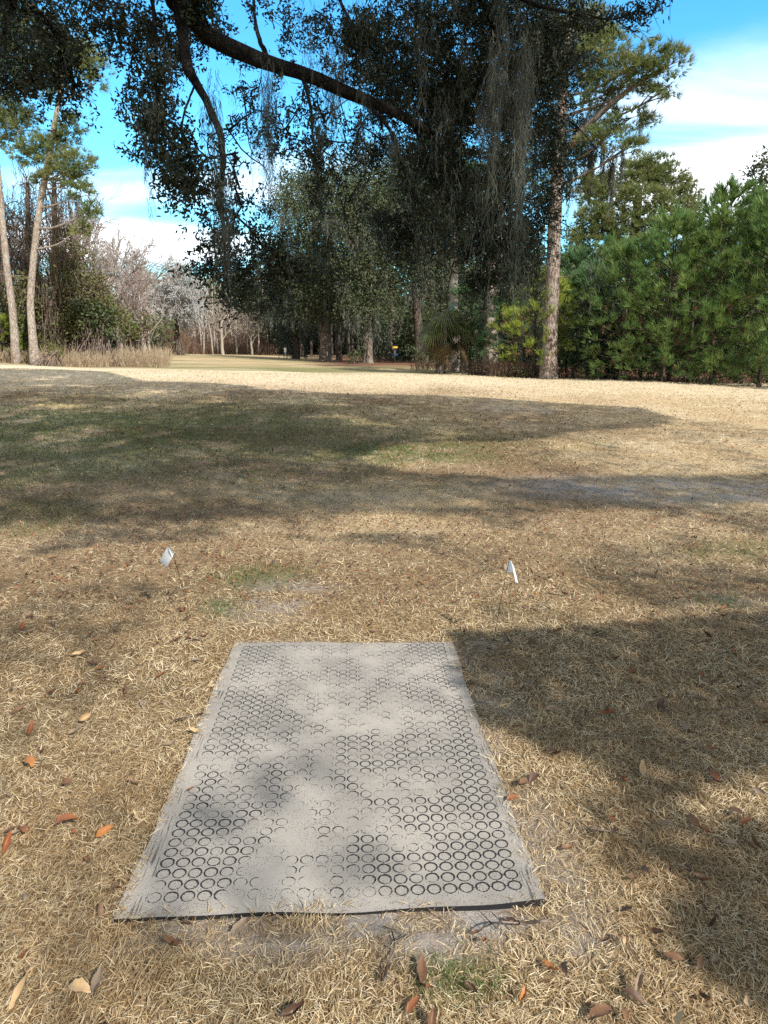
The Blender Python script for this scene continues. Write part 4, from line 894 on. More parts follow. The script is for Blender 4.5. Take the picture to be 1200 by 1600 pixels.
oak_tree('big mossy oak with paired thick trunks left of centre', 508, 64, [(510, 562), (509, 540), (507, 515), (503, 490)], [.55, .5, .48, .46],
         [(480, 330, 44, 44), (520, 300, 40, 36), (470, 400, 50, 40), (530, 370, 50, 50), (500, 440, 60, 40), (455, 460, 40, 36), (520, 480, 44, 30), (450, 300, 20, 30, 2), (480, 280, 28, 18, 2)], 301, moss=130)
oak_tree('mossy oak with single straight trunk right in the centre', 575, 60, [(576, 567), (575, 540), (576, 500), (580, 470)], [.42, .36, .34, .32],
         [(590, 350, 50, 44), (560, 420, 46, 44), (610, 430, 50, 36), (580, 480, 46, 26, -1), (600, 300, 40, 36), (545, 330, 36, 40)], 302, moss=110)
oak_tree('dark trunked oak at the rear of the pine straw mound', 655, 62, [(655, 566), (655, 530), (652, 490), (648, 450)], [.42, .4, .38, .36],
         [(650, 380, 50, 50), (690, 420, 44, 40), (680, 340, 50, 50), (640, 300, 40, 40), (700, 470, 30, 24)], 303, moss=100, bark='bark_dark')
oak_tree('tall mossy oak whose crown rises behind the centre trunk', 610, 78, [(612, 562), (612, 520), (612, 440), (610, 380)], [.4, .36, .32, .28],
         [(590, 260, 50, 40), (640, 260, 50, 40), (560, 300, 40, 36), (610, 330, 60, 40), (670, 300, 40, 50), (570, 370, 40, 36)], 304, moss=50)
oak_tree('spreading oak with olive crown behind the paired trunks', 470, 90, [(472, 556), (470, 500), (470, 430)], [.5, .45, .4],
         [(470, 300, 40, 30), (510, 290, 36, 30), (440, 340, 30, 30), (480, 350, 50, 40), (430, 400, 30, 34), (550, 280, 30, 26)], 305, moss=30, leaf='oak_far')
oak_tree('dark low evergreen oak sweeping to the ground left of the paired trunks', 462, 74, [(464, 558), (463, 540), (460, 515)], [.4, .36, .3],
         [(450, 500, 26, 26), (475, 490, 28, 30), (440, 525, 18, 18), (465, 530, 24, 18), (490, 520, 18, 20), (455, 470, 26, 20)], 306, leaf='holly', bark='bark_dark', moss=24, nper=1200)
oak_tree('dark oak with drooping moss behind the basket', 635, 84, [(628, 560), (628, 530), (630, 500)], [.42, .38, .34],
         [(620, 490, 40, 26), (600, 510, 26, 20), (655, 500, 24, 20), (610, 530, 30, 14)], 307, leaf='holly', bark='bark_dark', moss=60, nper=1200)
oak_tree('slender dark oak trunk standing between the paired trunks and the centre one', 530, 76, [(529, 558), (529, 530), (530, 490)], [.3, .27, .25], [(530, 470, 30, 26), (545, 440, 30, 30), (520, 500, 20, 14)], 308, bark='bark_dark', moss=30)
oak_tree('grey green oak crown rising at the right border', 1190, 44, [(1190, 590), (1192, 480), (1195, 380)], [.35, .3, .25], [(1190, 280, 22, 26), (1180, 310, 20, 22), (1210, 260, 26, 26), (1200, 330, 36, 24), (1225, 310, 30, 40)], 309, leaf='oak_far', nper=900, L=.2)
oak_tree('small rounded oak showing above the thicket left of the right border crown', 1090, 46, [(1095, 590), (1094, 480), (1092, 400)], [.25, .22, .2], [(1092, 365, 28, 24), (1070, 385, 24, 18), (1120, 360, 20, 20)], 310, nper=900, L=.2)
oak_tree('dark leafy shrub oak at the foot of the thicket beside the old pine', 930, 29, [(925, 592), (925, 540), (928, 500)], [.1, .09, .07], [(930, 500, 34, 44), (915, 550, 26, 34), (950, 555, 28, 34), (935, 460, 22, 28), (960, 510, 22, 30)], 311, leaf='holly', bark='bark_dark', nper=1300, L=.14, W=.07)
oak_tree('green laurel bush between two oak trunks', 553, 58, [(553, 568), (553, 560), (553, 552)], [.1, .1, .08], [(553, 552, 14, 12), (562, 545, 12, 12), (545, 558, 10, 9)], 312, leaf='oak_far', nper=900, L=.16, W=.1, name='bush')
oak_tree('low dark bush filling the shade under the centre oaks', 598, 80, [(600, 565), (600, 558), (600, 550)], [.1, .1, .08], [(600, 552, 18, 12), (625, 555, 16, 10), (645, 548, 16, 14), (672, 555, 14, 14)], 313, leaf='holly', nper=800, L=.2, W=.12, name='bush')
oak_tree('light green bush at the foot of the old pine', 820, 30, [(820, 588), (820, 584), (820, 578)], [.05, .05, .04], [(820, 578, 20, 8), (838, 583, 14, 6), (795, 584, 14, 6)], 314, leaf='oak_gold', nper=1100, L=.09, W=.05, name='bush')
oak_tree('sunlit yellow green bush glimpsed between oak trunks', 530, 105, [(532, 556), (532, 550), (532, 540)], [.1, .1, .1], [(532, 540, 14, 12), (525, 530, 12, 12), (540, 525, 10, 14)], 315, leaf='oak_gold', nper=900, L=.3, W=.2, name='bush')
oak_tree('sunlit yellow green bush low behind the disc golf basket', 650, 100, [(650, 558), (650, 552), (650, 545)], [.1, .1, .1], [(648, 553, 12, 8), (662, 552, 10, 8), (640, 545, 9, 8)], 317, leaf='oak_gold', nper=1100, L=.3, W=.2, name='bush')
oak_tree('light green bush beside the palmetto foot', 668, 52, [(668, 570), (668, 564), (668, 556)], [.08, .08, .06], [(668, 556, 14, 12), (655, 562, 10, 8), (650, 548, 10, 10)], 318, leaf='oak_far', nper=1500, L=.18, W=.1, name='bush')
oak_tree('dark green bush between the straight pine trunk and the mossy trunk', 742, 40, [(742, 580), (742, 572), (742, 560)], [.06, .06, .05], [(742, 560, 16, 16), (728, 568, 12, 10), (756, 568, 12, 12)], 319, leaf='oak_far', nper=1500, L=.13, W=.07, name='bush')
oak_tree('golden autumn shrub at the end of the far clearing', 420, 118, [(421, 549), (421, 540), (420, 530)], [.1, .1, .1], [(420, 533, 14, 10), (412, 524, 10, 8), (428, 540, 9, 7)], 316, leaf='gold_leaf', nper=700, L=.35, W=.22, name='bush')

# ------------------------------------------------------------------ bare trees
def bare_tree(label, base_px, D, H, seed, mat, spread=.55, depth=4, r0=.16, lean=(0, 0), first=.3, kids=5, drop=0.0, group=None, name='bare_tree', twigL=None, minr=.012, trunk_mat=None, top=None):
    r = np.random.default_rng(seed); b = place(base_px, D); root = thing(name, label, 'tree', b, group)
    tr = MB(); br = MB()
    def grow(p, v, L, rad, d):
        n = 6 if d > 1 else 4
        e = p+v*L; Q = limb_path(p, e, .04-drop*(depth-d)*.06, r, n, .12)
        (tr if d == depth else br).tube(Q, np.linspace(rad, max(minr*.6, rad*.45), n), 8 if d == depth else (5 if d > 2 else 3), False)
        if d == 0: return
        k = kids+int(d == depth)*2
        for i in range(k):
            t = (first if d == depth else .25)+(1-(first if d == depth else .25))*(i+.6*r.random())/k; j = min(int(t*(n-1)), n-2); q = Q[j]+(Q[j+1]-Q[j])*(t*(n-1)-j)
            a = rdir(1, r)[0]; a -= v*np.dot(a, v); a = unit(a); w = unit(v*(1-spread*.5)+a*spread*1.25+np.array([0, 0, .22-drop]))
            grow(q, w, L*r.uniform(.42, .66), max(minr, rad*.45), d-1)
    grow(np.array([0, 0, -.1]), unit(np.array([lean[0], lean[1], 1.])), H*.62, r0, depth)
    tr.build('trunk', M[trunk_mat] if trunk_mat else mat, root); br.build('branch', mat, root)
    return root
GB = 'leafless trees along the left wood'
t1 = bare_tree('leafless reddish tree with fine twigs behind the slim pale pine', 95, 44, 10.5, 401, M['bark_purple'], .5, 4, .14, (0, 0), .35, 5, group=GB, minr=.014)
bare_tree('leafless purplish tree crowding the left border', 15, 43, 10.0, 402, M['bark_purple'], .5, 4, .13, (.05, 0), .2, 5, group=GB, minr=.014)
bare_tree('leafless tree leaning right above the vine covered bank', 150, 48, 9.2, 403, M['bark_grey'], .55, 4, .13, (.18, 0), .3, 5, group=GB, minr=.016)
bare_tree('dense leafless tree between the bank and the lichened tree', 190, 54, 8.6, 404, M['bark_purple'], .55, 4, .14, (.05, 0), .2, 5, group=GB, minr=.018)
bare_tree('pale leafless tree left of the lichened tree', 228, 62, 8.4, 405, M['bark_grey'], .6, 4, .15, (0, 0), .25, 5, group=GB, minr=.02)
lt = bare_tree('silvery lichen covered tree with dark trunk spreading wide by the clearing', 281, 76, 10.2, 406, M['lichen'], .8, 4, .38, (-.04, 0), .3, 7, drop=.10, group=None, minr=.032, trunk_mat='bark_dark', name='lichen_tree')
def lichen_moss():
    r = np.random.default_rng(3); b = np.array(lt.location); mo = MB()
    for i in range(130):
        p = at(r.uniform(232, 322), r.uniform(428, 500), 76+r.uniform(-3, 3)); moss_drape(mo, p, r.uniform(.8, 2.2), .5, 36, .045, r)
    mo.build('moss', M['lichen'], lt, origin=b)
lichen_moss()
bare_tree('small pale forked tree standing free in the far clearing', 348, 88, 6.6, 407, M['bark_pale'], .62, 4, .22, (0, 0), .35, 4, group=GB, minr=.028)
bare_tree('leafless tree at the right end of the far clearing', 395, 96, 7.0, 408, M['bark_pale'], .6, 4, .18, (0, 0), .3, 4, group=GB, minr=.03)
bare_tree('leafless thin tree behind the lichened tree', 258, 96, 11.5, 409, M['bark_grey'], .5, 4, .18, (0, 0), .3, 5, group=GB, minr=.03)
bare_tree('tall leafless tree whose twigs show against the white cloud', 205, 72, 11.5, 410, M['bark_grey'], .5, 4, .18, (0, 0), .3, 5, group=GB, minr=.024)
bare_tree('leafless tangle of twigs between the two pale pines', 50, 47, 10.5, 411, M['bark_purple'], .55, 4, .13, (.03, 0), .2, 5, group=GB, minr=.015)
bare_tree('leafless twiggy tree behind the reddish one', 130, 52, 11.0, 412, M['bark_purple'], .5, 4, .14, (-.03, 0), .25, 5, group=GB, minr=.016)
# thin far trunks
def thin_trunks():
    r = np.random.default_rng(44); m = M['bark_pale']
    lab = ['thin pale trunk just right of the lichened tree', 'thin pale trunk left of the free standing forked tree', 'thin leaning trunk behind the forked tree', 'thin pale trunk right of the forked tree', 'thin grey trunk near the golden shrub', 'thin dark trunk left of the golden shrub']
    for px, lb, h, d in zip((318, 332, 340, 371, 402, 388), lab, (9, 8, 8.5, 7.5, 7, 7), (100, 99, 104, 98, 102, 106)):
        b = place(px, d); root = thing('bare_tree', lb, 'tree', b, 'thin trunks at the clearing edge')
        mb = MB(); P = limb_path((0, 0, -.1), (r.normal(0, .5), 0, h), 0, r, 9, .05); mb.tube(P, np.linspace(.13, .05, 9), 6); mb.build('trunk', m, root)
        br = MB()
        for i in range(40):
            k = r.integers(3, 9); v = r.normal(size=3); v[2] = abs(v[2])*.8; q = limb_path(P[k], P[k]+unit(v)*r.uniform(.6, 2.0), .05, r, 5, .15); br.tube(q, np.linspace(.03, .014, 5), 3, False)
        br.build('branch', m, root)
thin_trunks()
# vine-draped snags
def vine_tree(label, px, D, top, seed, w, dark=True):
    r = np.random.default_rng(seed); b = place(px, D); root = thing('vine_covered_tree', label, 'tree', b, 'trees smothered in vines at the left')
    P = trunk_path([(px, 545), (px+2, 480), (px+4, 400), (px+3, top)], D, b); tr = MB(); path, rr = rough_trunk(tr, P, [.24, .2, .17, .1], r, 10, 20); tr.build('trunk', M['bark_far'], root, origin=b)
    st = MB(); n = 900; k = r.integers(3, 20, n); pp = path[k]+r.normal(0, 1, (n, 3))*np.array([w, w, .5])
    strands(st, pp, r.uniform(.6, 3.2, n), .022, r, .14, 4)
    for i in range(90):
        q = path[r.integers(2, 20)]; e = q+r.normal(0, 1, 3)*np.array([w*2.2, w*2.2, 1.2]); st.tube(limb_path(q, e, .1, r, 6, .2), np.linspace(.035, .012, 6), 3, False)
    st.build('vines', M['vine'], root, origin=b)
    lf = MB(); n = 1100; k = r.integers(1, 20, n); pp = path[k]+r.normal(0, 1, (n, 3))*np.array([w*1.2, w*1.2, .6])+np.array([w*.9, 0, 0]); leaves(lf, pp, rdir(n, r), .13, .07, r, 4)
    lf.build('leaves', M['vine_leaf'], root, origin=b)
vine_tree('dark snag smothered in hanging vines right of the slim pale pine', 82, 40, 285, 501, .42)
vine_tree('arching mass of bare vines between the two pale pines', 40, 42, 285, 502, .4)
vine_tree('vine wrapped stump of trunk at the left border', -8, 41, 330, 503, .5)

# ------------------------------------------------------------------ bank, shrubs and brush at the left
def shrub(label, px, D, lobes, seed, leafm, nper=700, L=.17, W=.11, stems=True, name='shrub', group=None):
    r = np.random.default_rng(seed); b = place(px, D); root = thing(name, label, 'shrub', b, group)
    cr = MB(); leaf_lobes(cr, lobes, D, nper*2.4, L, W, r, .34); cr.build('foliage', M[leafm], root, origin=b)
    st = MB()
    for lo in lobes:
        for i in range(14):
            c = at(lo[0]+r.normal()*lo[2]*.6, lo[1]+r.normal()*lo[3]*.6, D+(lo[4] if len(lo) > 4 else 0)); st.tube(limb_path(b+r.normal(0, .4, 3)*[1, 1, 0], c, .15, r, 7, .15), np.linspace(.03, .01, 7), 3, False)
    st.build('stem', M['vine'], root, origin=b)['kind'] = 'stuff'
    return root
GS = 'shrubs on the bank at the left'
shrub('tall vine covered shrub sloping down behind the slim pale pine', 125, 40.5, [(105, 420, 30, 34), (130, 460, 36, 30), (150, 500, 34, 26), (120, 510, 40, 24), (90, 480, 30, 34), (85, 525, 30, 18), (110, 385, 16, 26), (150, 455, 24, 24), (170, 490, 20, 20), (60, 470, 20, 40), (15, 470, 20, 30)], 601, 'vine_leaf', 520, group=GS)
shrub('dark green rounded shrub at the lower end of the bank', 155, 39.8, [(150, 490, 24, 20), (165, 515, 16, 16), (135, 480, 22, 14)], 602, 'oak_far', 620, group=GS)
shrub('low green shrub below the leaning trunk at the left border', 8, 39, [(5, 500, 22, 26), (25, 530, 18, 18), (-10, 540, 24, 18)], 603, 'oak_far', 700, group=GS)
shrub('brownish vine thicket between the two pale trunks', 38, 39.5, [(38, 500, 18, 36), (40, 450, 18, 26), (30, 535, 18, 18)], 604, 'vine_leaf', 520, group=GS)
shrub('olive shrub beyond the brush before the bare trees', 210, 50, [(205, 520, 20, 14), (225, 505, 16, 14), (190, 505, 16, 16)], 605, 'vine_leaf', 620, group=GS)
shrub('yellow green shrub beneath the lichened tree', 252, 72, [(250, 522, 14, 12), (240, 505, 14, 14), (262, 512, 9, 10)], 606, 'oak_gold', 560, .22, .13, group=GS)
shrub('small light green shrub at the foot of the slim pale pine', 78, 35, [(80, 545, 14, 9), (92, 552, 9, 6)], 607, 'oak_gold', 900, .09, .05, group=GS)
shrub('green pine like bush on top of the bank beneath the cloud', 150, 60, [(150, 407, 14, 10), (157, 412, 10, 8)], 608, 'needle_blue', 800, .25, .07, group=GS)
def brush(name, label, pts, n, h, mat, seed, W=.02, spread=.35, kind='stuff'):
    r = np.random.default_rng(seed); mb = MB()
    for (px0, px1, D0, D1, hh, frac) in pts:
        m = int(n*frac); px = r.uniform(px0, px1, m); D = r.uniform(D0, D1, m)
        B = np.array([place(a, d) for a, d in zip(px, D)]) if m < 400 else None
        if B is None:
            x = (px-600)/F*D*1.0; B = np.stack([x, D, terrain(x, D)], 1)
        L = hh*r.uniform(.45, 1.1, m)*(.7+.5*vnoise(B[:, 0], B[:, 1], .9, seed))
        A = unit(np.stack([r.normal(0, spread, m), r.normal(0, spread, m), np.ones(m)], 1))
        k = 6; QQ = np.repeat(B, k, 0)+np.repeat(A*L[:, None], k, 0)*r.uniform(.25, .95, (m*k, 1)); AA = np.repeat(A, k, 0)+.55*rdir(m*k, r)
        leaves(mb, B, A, L, W, r, 3); leaves(mb, QQ, AA, np.repeat(L, k)*r.uniform(.15, .4, m*k), W*.8, r, 3)
    o = mb.build(name, mat); return tag(o, label, 'brush', kind=kind)
brush('dry_brush', 'tan dead weeds lining the foot of the left bank', [(60, 180, 36.5, 39.5, .9, .30), (170, 268, 39, 43, 1.0, .38), (-60, 60, 36.5, 39, .8, .2), (230, 266, 42, 46, 1.1, .12)], 2600, 1.0, M['brush'], 701)
brush('far_undergrowth', 'brown undergrowth along the far edge of the clearing', [(230, 440, 104, 116, 2.0, .6), (275, 440, 112, 125, 4.5, .5), (270, 450, 126, 140, 8.5, .9), (150, 300, 84, 96, 4.0, .4)], 3400, 1.0, M['litter_brush'], 702, .06)
brush('thicket_undergrowth', 'brown twigs and dead needles in the dark foot of the thicket', [(870, 1230, 28.5, 33, .6, .3), (760, 870, 30.2, 33, .7, .3), (640, 770, 38, 44, .7, .2)], 2600, 1.0, M['litter_brush'], 703, .02)
def twig_heap():
    r = np.random.default_rng(6); b = place(762, 33); root = MB()
    for i in range(420):
        p = r.normal(0, .5, 3)*[1, .6, .3]; p[2] = abs(p[2]); v = r.normal(size=3); root.tube(limb_path(p, p+unit(v)*r.uniform(.3, .9), .1, r, 4, .2), np.linspace(.012, .005, 4), 3, False)
    o = root.build('brush_heap', M['litter_brush']); o.location = b; tag(o, 'brown heap of dead twigs under the small pines', 'brush heap')
twig_heap()
# saplings with pale thin stems beneath the small dark pine
def stems():
    r = np.random.default_rng(61)
    for px, lb in ((720, 'thin pale sapling stem nearest the palmetto'), (726, 'thin pale sapling stem right of the palmetto by the straight pine trunk')):
        b = place(px, 38); mb = MB(); mb.tube(limb_path((0, 0, -.1), (.1, 0, 3.2), 0, r, 8, .04), np.linspace(.06, .03, 8), 7)
        for i in range(14): v = r.normal(size=3); v[2] = abs(v[2]); mb.tube(limb_path((0, 0, 1.5+1.6*r.random()), np.array([0, 0, 2.2])+unit(v)*.9, .05, r, 4, .1), np.linspace(.018, .008, 4), 3, False)
        o = mb.build('sapling', M['bark_pale']); o.location = b; tag(o, lb, 'sapling')
stems()

# ------------------------------------------------------------------ palmetto
def palmetto():
    r = np.random.default_rng(71); D = 36; b = place(688, D); root = thing('palmetto', 'palmetto with drooping yellow green fan fronds and ragged boot trunk', 'palm tree', b)
    top = at(694, 508, D); mb = MB(); P = spline([b+[0, 0, -.1], at(690, 545, D), at(693, 520, D), top], 14); mb.tube(P, [.24, .22, .21, .2, .2, .2, .19, .19, .2, .21, .22, .22, .2, .15], 12)
    for i in range(70):
        k = r.integers(0, 13); a = r.uniform(0, 6.28); q = P[k]+np.array([math.cos(a), math.sin(a), 0])*.2; mb.tube([q, q+np.array([math.cos(a)*.1, math.sin(a)*.1, .22])], [.035, .02], 4)
    mb.build('trunk', M['bark_far'], root, origin=b)
    def frond(mbs, az, el, L, droop, Lf):
        v = np.array([math.cos(az)*math.cos(el), math.sin(az)*math.cos(el), math.sin(el)]); e = top+v*L+np.array([0, 0, -droop*L])
        Q = spline([top, top+v*L*.6, e], 6); mbs.tube(Q, np.linspace(.025, .012, 6), 4, False)
        d = unit(e-Q[-2]); side = unit(np.cross(d, [0, 0, 1.])); upv = np.cross(side, d)
        for j in range(22):
            a = (j/21-.5)*3.6; w = d*math.cos(a)+side*math.sin(a); w = unit(w+upv*.15); tip = e+w*Lf*(1-.18*abs(a)/1.8)+np.array([0, 0, -.45*Lf*r.uniform(.7, 1.2)]); mid = e+w*Lf*.55
            s = unit(np.cross(w, upv))*.03; mbs.add([e-s*.3, mid-s, tip, mid+s, e+s*.3], [(0, 1, 2, 3, 4)])
    g, dd = MB(), MB()
    for i in range(30): frond(g, i*2.4+r.normal(0, .2), r.uniform(-.25, 1.25), r.uniform(.75, 1.1), r.uniform(.15, .6), r.uniform(.7, 1.0))
    for i in range(5): frond(dd, i*2.4+1, r.uniform(-1.1, -.4), r.uniform(.8, 1.1), .4, .8)
    g.build('fronds', M['palm'], root, origin=b); dd.build('fronds', M['palm_dead'], root, origin=b)['label'] = 'dead golden lower fronds'
palmetto()

# ------------------------------------------------------------------ disc golf basket, sign post, tee board
def course_furniture():
    yel, blue, steel, wht = plain('band_yellow', (.62, .42, .06), .5, .15), plain('basket_blue', (.03, .07, .13), .5, .2, 20, .2), plain('galvanised', (.3, .31, .32), .45, .2, 40, .8), plain('sign_white', (.78, .78, .76), .5, .06)
    b = place(617, 64); root = thing('disc_golf_basket', 'disc golf basket with yellow top band under the oaks', 'disc golf basket', b)
    mb = MB(); mb.tube([(0, 0, -.05), (0, 0, 1.45)], .03, 8); mb.build('pole', steel, root)
    def ringband(r_, z0, z1, mat, name, th=.012):
        m = MB(); n = 24; a = np.arange(n)*2*PI/n; c = np.stack([np.cos(a), np.sin(a)], 1)
        V = np.vstack([np.c_[c*r_, np.full(n, z0)], np.c_[c*r_, np.full(n, z1)], np.c_[c*(r_-th), np.full(n, z1)], np.c_[c*(r_-th), np.full(n, z0)]])
        k = np.arange(n); k2 = (k+1) % n; Fq = [np.stack([q*n+k, q*n+k2, ((q+1) % 4)*n+k2, ((q+1) % 4)*n+k], 1) for q in range(4)]
        m.add(V, np.vstack(Fq)); return m.build(name, mat, root)
    ringband(.29, 1.28, 1.43, yel, 'top_band'); ringband(.34, .72, .78, blue, 'basket_rim')
    m = MB(); n = 26
    for i in range(n):
        a = i*2*PI/n; q = np.array([math.cos(a), math.sin(a), 0]); m.tube([q*.33+[0, 0, .76], q*.33+[0, 0, .56], q*.03+[0, 0, .53]], .009, 4, False)
    for zz in (.63, .70): m.tube([np.array([.33*math.cos(a), .33*math.sin(a), zz]) for a in np.linspace(0, 2*PI, 25)], .008, 4, False)
    m.build('basket', blue, root)
    m = MB()
    for i in range(12):
        a = i*2*PI/12; q = np.array([math.cos(a), math.sin(a), 0]); m.tube([q*.24+[0, 0, 1.3], q*.16+[0, 0, 1.0], q*.05+[0, 0, .82]], .008, 4, False)
    m.build('chains', steel, root)
    b = place(446, 92); root = thing('tee_sign', 'small white tee sign on a short post at the far clearing', 'sign', b)
    mb = MB(); mb.tube([(0, 0, -.1), (0, 0, .62)], .045, 8); mb.build('post', wht, root)
    mb = MB(); mb.box((-.16, -.08, .5), (.16, -.05, 1.05)); mb.build('panel', wht, root)
    b = place(460, 88); mb = MB(); mb.box((-1.25, -.5, -.1), (1.25, -.4, .16)); mb.box((-1.25, .4, -.1), (1.25, .5, .16)); mb.box((-1.25, -.398, -.1), (-1.15, .398, .158)); mb.box((1.15, -.398, -.1), (1.25, .398, .158)); mb.box((-1.148, -.397, -.1), (1.148, .397, .11)); o = mb.build('tee_box', plain('timber_dark', (.025, .022, .02), .8, .3)); o.location = b
    tag(o, 'low dark timber tee box beside the white sign', 'tee box')
course_furniture()

# ------------------------------------------------------------------ far woods (one mass)
def far_woods():
    r = np.random.default_rng(81); mb = MB()
    ev = MB(); tk = MB()
    # evergreen crowns and bare twigs along a ring 125-170 m away
    def crowns(px0, px1, n, D0, D1, h0, h1):
        for i in range(n):
            D = r.uniform(D0, D1); px = r.uniform(px0, px1); b = place(px, D); H = r.uniform(h0, h1); rad = H*r.uniform(.22, .34)
            nc = 22; P, d_ = lobe_pts(b+[0, 0, H*.68], (rad, rad, H*.34), nc, r); Q = np.repeat(P, 22, 0)+r.normal(0, 1, (nc*22, 3))*rad*.24
            leaves(ev, Q, np.repeat(d_, 22, 0)+rdir(len(Q), r), .6, .38, r, 4); tk.tube(limb_path(b-[0, 0, .2], b+[0, 0, H*.7], 0, r, 6, .03), np.linspace(.22, .1, 6), 6, False)
    crowns(240, 460, 44, 128, 165, 11, 16)
    crowns(420, 700, 22, 130, 160, 7, 10)
    crowns(700, 900, 14, 90, 120, 8, 13); crowns(425, 610, 30, 98, 122, 11, 15); crowns(655, 900, 26, 80, 100, 11, 15)
    crowns(900, 1300, 26, 70, 100, 7, 11)
    crowns(-200, 240, 26, 80, 120, 6, 9)
    for a_, b_, n_, d0_, d1_, hh in ((425, 610, 50, 112, 125, 8.0), (425, 620, 45, 108, 118, 3.0), (650, 720, 20, 80, 90, 3.0), (600, 660, 20, 98, 112, 5.5), (655, 900, 80, 70, 95, 8.0), (860, 1330, 80, 52, 62, 5.0), (-250, 240, 60, 66, 80, 4.5)):
        for i in range(n_):
            b = place(r.uniform(a_, b_), r.uniform(d0_, d1_)); m = 420; rr_ = hh*.5; Q = b+np.array([0, 0, hh*.42])+r.normal(0, 1, (m, 3))*np.array([rr_*.6, rr_*.5, hh*.26]); Q[:, 2] = np.maximum(Q[:, 2], b[2]); leaves(ev, Q, rdir(m, r), .5, .32, r, 4)
    for i in range(230):
        D = r.uniform(106, 150); px = r.uniform(150, 460); b = place(px, D); H = r.uniform(6, 11.5)
        if i % 3 == 0: b = place(r.uniform(-150, 240), D*.55); H *= .75
        P = limb_path(b-[0, 0, .2], b+[r.normal(0, .5), 0, H], 0, r, 7, .06); mb.tube(P, np.linspace(.13, .04, 7), 4, False)
        for j in range(22):
            k = r.integers(1, 7); v = r.normal(size=3); v[2] = abs(v[2])+.2; mb.tube(limb_path(P[k], P[k]+unit(v)*r.uniform(1, 3.0), .05, r, 4, .15), np.linspace(.045, .02, 4), 3, False)
    tag(ev.build('far_forest', M['oak_far']), 'dull green wood closing off the far distance', 'forest', kind='stuff')
    tag(tk.build('far_forest_stems', M['bark_dark']), 'dark stems standing in the far evergreen wood', 'forest', kind='stuff')
    tag(mb.build('far_bare_woods', M['bark_grey']), 'leafless brown trunks and twigs of the far wood', 'forest', kind='stuff')
far_woods()

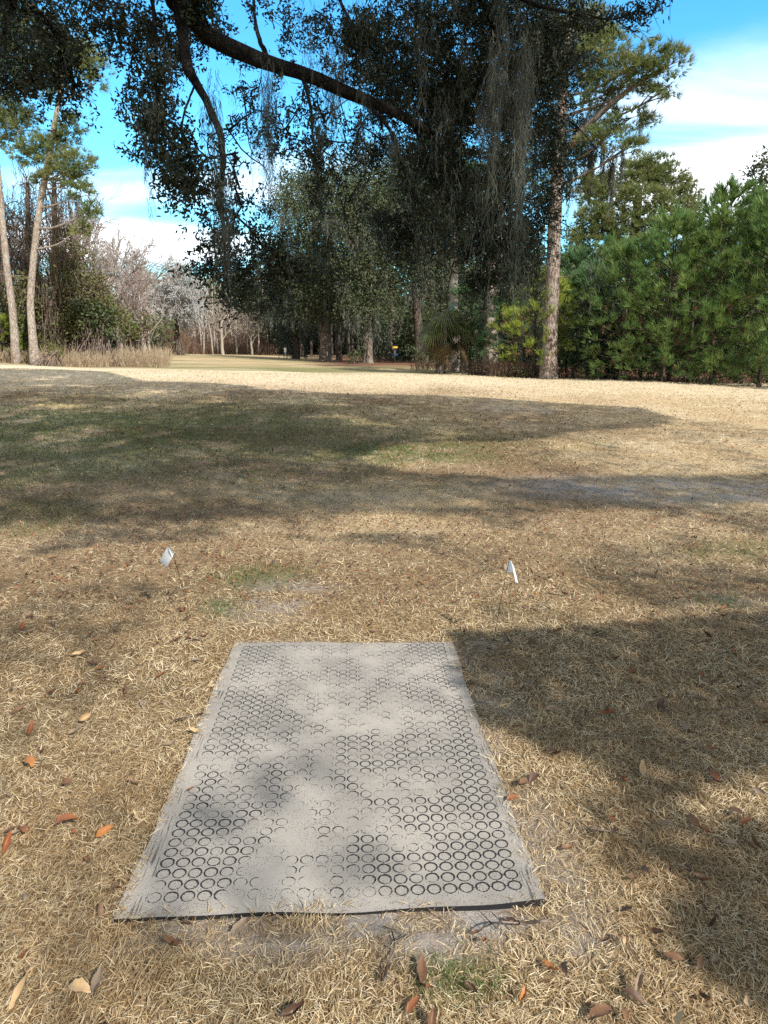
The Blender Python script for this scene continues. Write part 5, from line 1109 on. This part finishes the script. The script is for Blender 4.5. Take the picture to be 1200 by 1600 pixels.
# ------------------------------------------------------------------ sky, sun, camera, render
def world():
    w = bpy.data.worlds.new('World'); bpy.context.scene.world = w; w.use_nodes = True; t = w.node_tree; bg = t.nodes['Background']
    sky = N(t, 'ShaderNodeTexSky', sky_type='NISHITA', sun_disc=False, sun_elevation=SUN_EL, sun_rotation=SUN_AZ, air_density=1.0, dust_density=.6, ozone_density=2.0)
    tc = N(t, 'ShaderNodeTexCoord'); sx = N(t, 'ShaderNodeSeparateXYZ'); t.links.new(tc.outputs['Generated'], sx.inputs[0])
    X, Y, Z = sx.outputs
    den = math_(t, 'ADD', math_(t, 'MAXIMUM', Z, 0.0), .10)
    cv = N(t, 'ShaderNodeCombineXYZ'); t.links.new(math_(t, 'DIVIDE', X, den), cv.inputs[0]); t.links.new(math_(t, 'DIVIDE', Y, den), cv.inputs[1])
    mp = N(t, 'ShaderNodeMapping'); mp.inputs['Scale'].default_value = (.55, 1.0, 1); mp.inputs['Rotation'].default_value = (0, 0, .25); t.links.new(cv.outputs[0], mp.inputs[0])
    nz = N(t, 'ShaderNodeTexNoise', i_Scale=.9, i_Detail=10.0, i_Roughness=.62, i_Distortion=.5); t.links.new(mp.outputs[0], nz.inputs['Vector'])
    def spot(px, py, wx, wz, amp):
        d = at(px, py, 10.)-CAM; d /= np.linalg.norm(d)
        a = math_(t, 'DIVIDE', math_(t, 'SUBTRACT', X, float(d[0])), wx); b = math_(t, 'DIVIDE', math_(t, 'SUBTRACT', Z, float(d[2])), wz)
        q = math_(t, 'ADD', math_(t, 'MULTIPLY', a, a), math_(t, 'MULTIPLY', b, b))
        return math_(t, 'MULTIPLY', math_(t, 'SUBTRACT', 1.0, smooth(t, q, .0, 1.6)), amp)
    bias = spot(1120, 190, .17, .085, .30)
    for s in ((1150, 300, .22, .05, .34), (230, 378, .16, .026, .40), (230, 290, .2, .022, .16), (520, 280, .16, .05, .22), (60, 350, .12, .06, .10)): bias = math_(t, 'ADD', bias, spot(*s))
    low = math_(t, 'SUBTRACT', 1.0, smooth(t, Z, .02, .30))
    c = math_(t, 'ADD', math_(t, 'ADD', math_(t, 'SUBTRACT', nz.outputs[0], .19), bias), math_(t, 'MULTIPLY', low, .12))
    cl = smooth(t, c, .38, .90)
    hi_ = math_(t, 'MAXIMUM', smooth(t, Z, .46, .62), smooth(t, math_(t, 'MULTIPLY', Y, -1.0), -.15, .3))  # unseen pale cloud overhead and behind the camera, added to neutralise the fill light
    up = smooth(t, Z, .03, .5)
    tint = mix(t, up, (.78, 1.40, 1.38), (.40, 1.27, 1.6))
    skyc = mix(t, 1.0, sky.outputs[0], tint, 'MULTIPLY')
    col = mix(t, cl, skyc, (8.6, 9.0, 9.3))
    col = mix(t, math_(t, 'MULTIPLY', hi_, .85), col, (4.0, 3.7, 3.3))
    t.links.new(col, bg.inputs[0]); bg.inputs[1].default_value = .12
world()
sun = bpy.data.lights.new('sun', 'SUN'); sun.energy = 4.2; sun.angle = math.radians(.55); sun.color = (1, .94, .85)
so = bpy.data.objects.new('sun', sun); C.objects.link(so)
from mathutils import Vector
so.rotation_euler = Vector(SUN).to_track_quat('Z', 'Y').to_euler(); so.location = (10, -20, 30)
cam = bpy.data.cameras.new('camera'); co = bpy.data.objects.new('camera', cam); C.objects.link(co)
cam.sensor_fit = 'HORIZONTAL'; cam.sensor_width = 36; cam.lens = 36*F/1200; cam.clip_end = 3000; cam.clip_start = .05
co.location = CAM; co.rotation_euler = (PI/2-PITCH, 0, 0)
sc = bpy.context.scene; sc.camera = co
sc.view_settings.view_transform = 'Standard'; sc.view_settings.look = 'None'; sc.view_settings.exposure = .92; sc.view_settings.gamma = 1
sc.render.engine = 'CYCLES'
cy = sc.cycles; cy.max_bounces = 6; cy.diffuse_bounces = 3; cy.glossy_bounces = 2; cy.transmission_bounces = 3; cy.transparent_max_bounces = 4
cy.use_denoising = False; cy.caustics_reflective = False; cy.caustics_refractive = False; cy.sample_clamp_indirect = 6
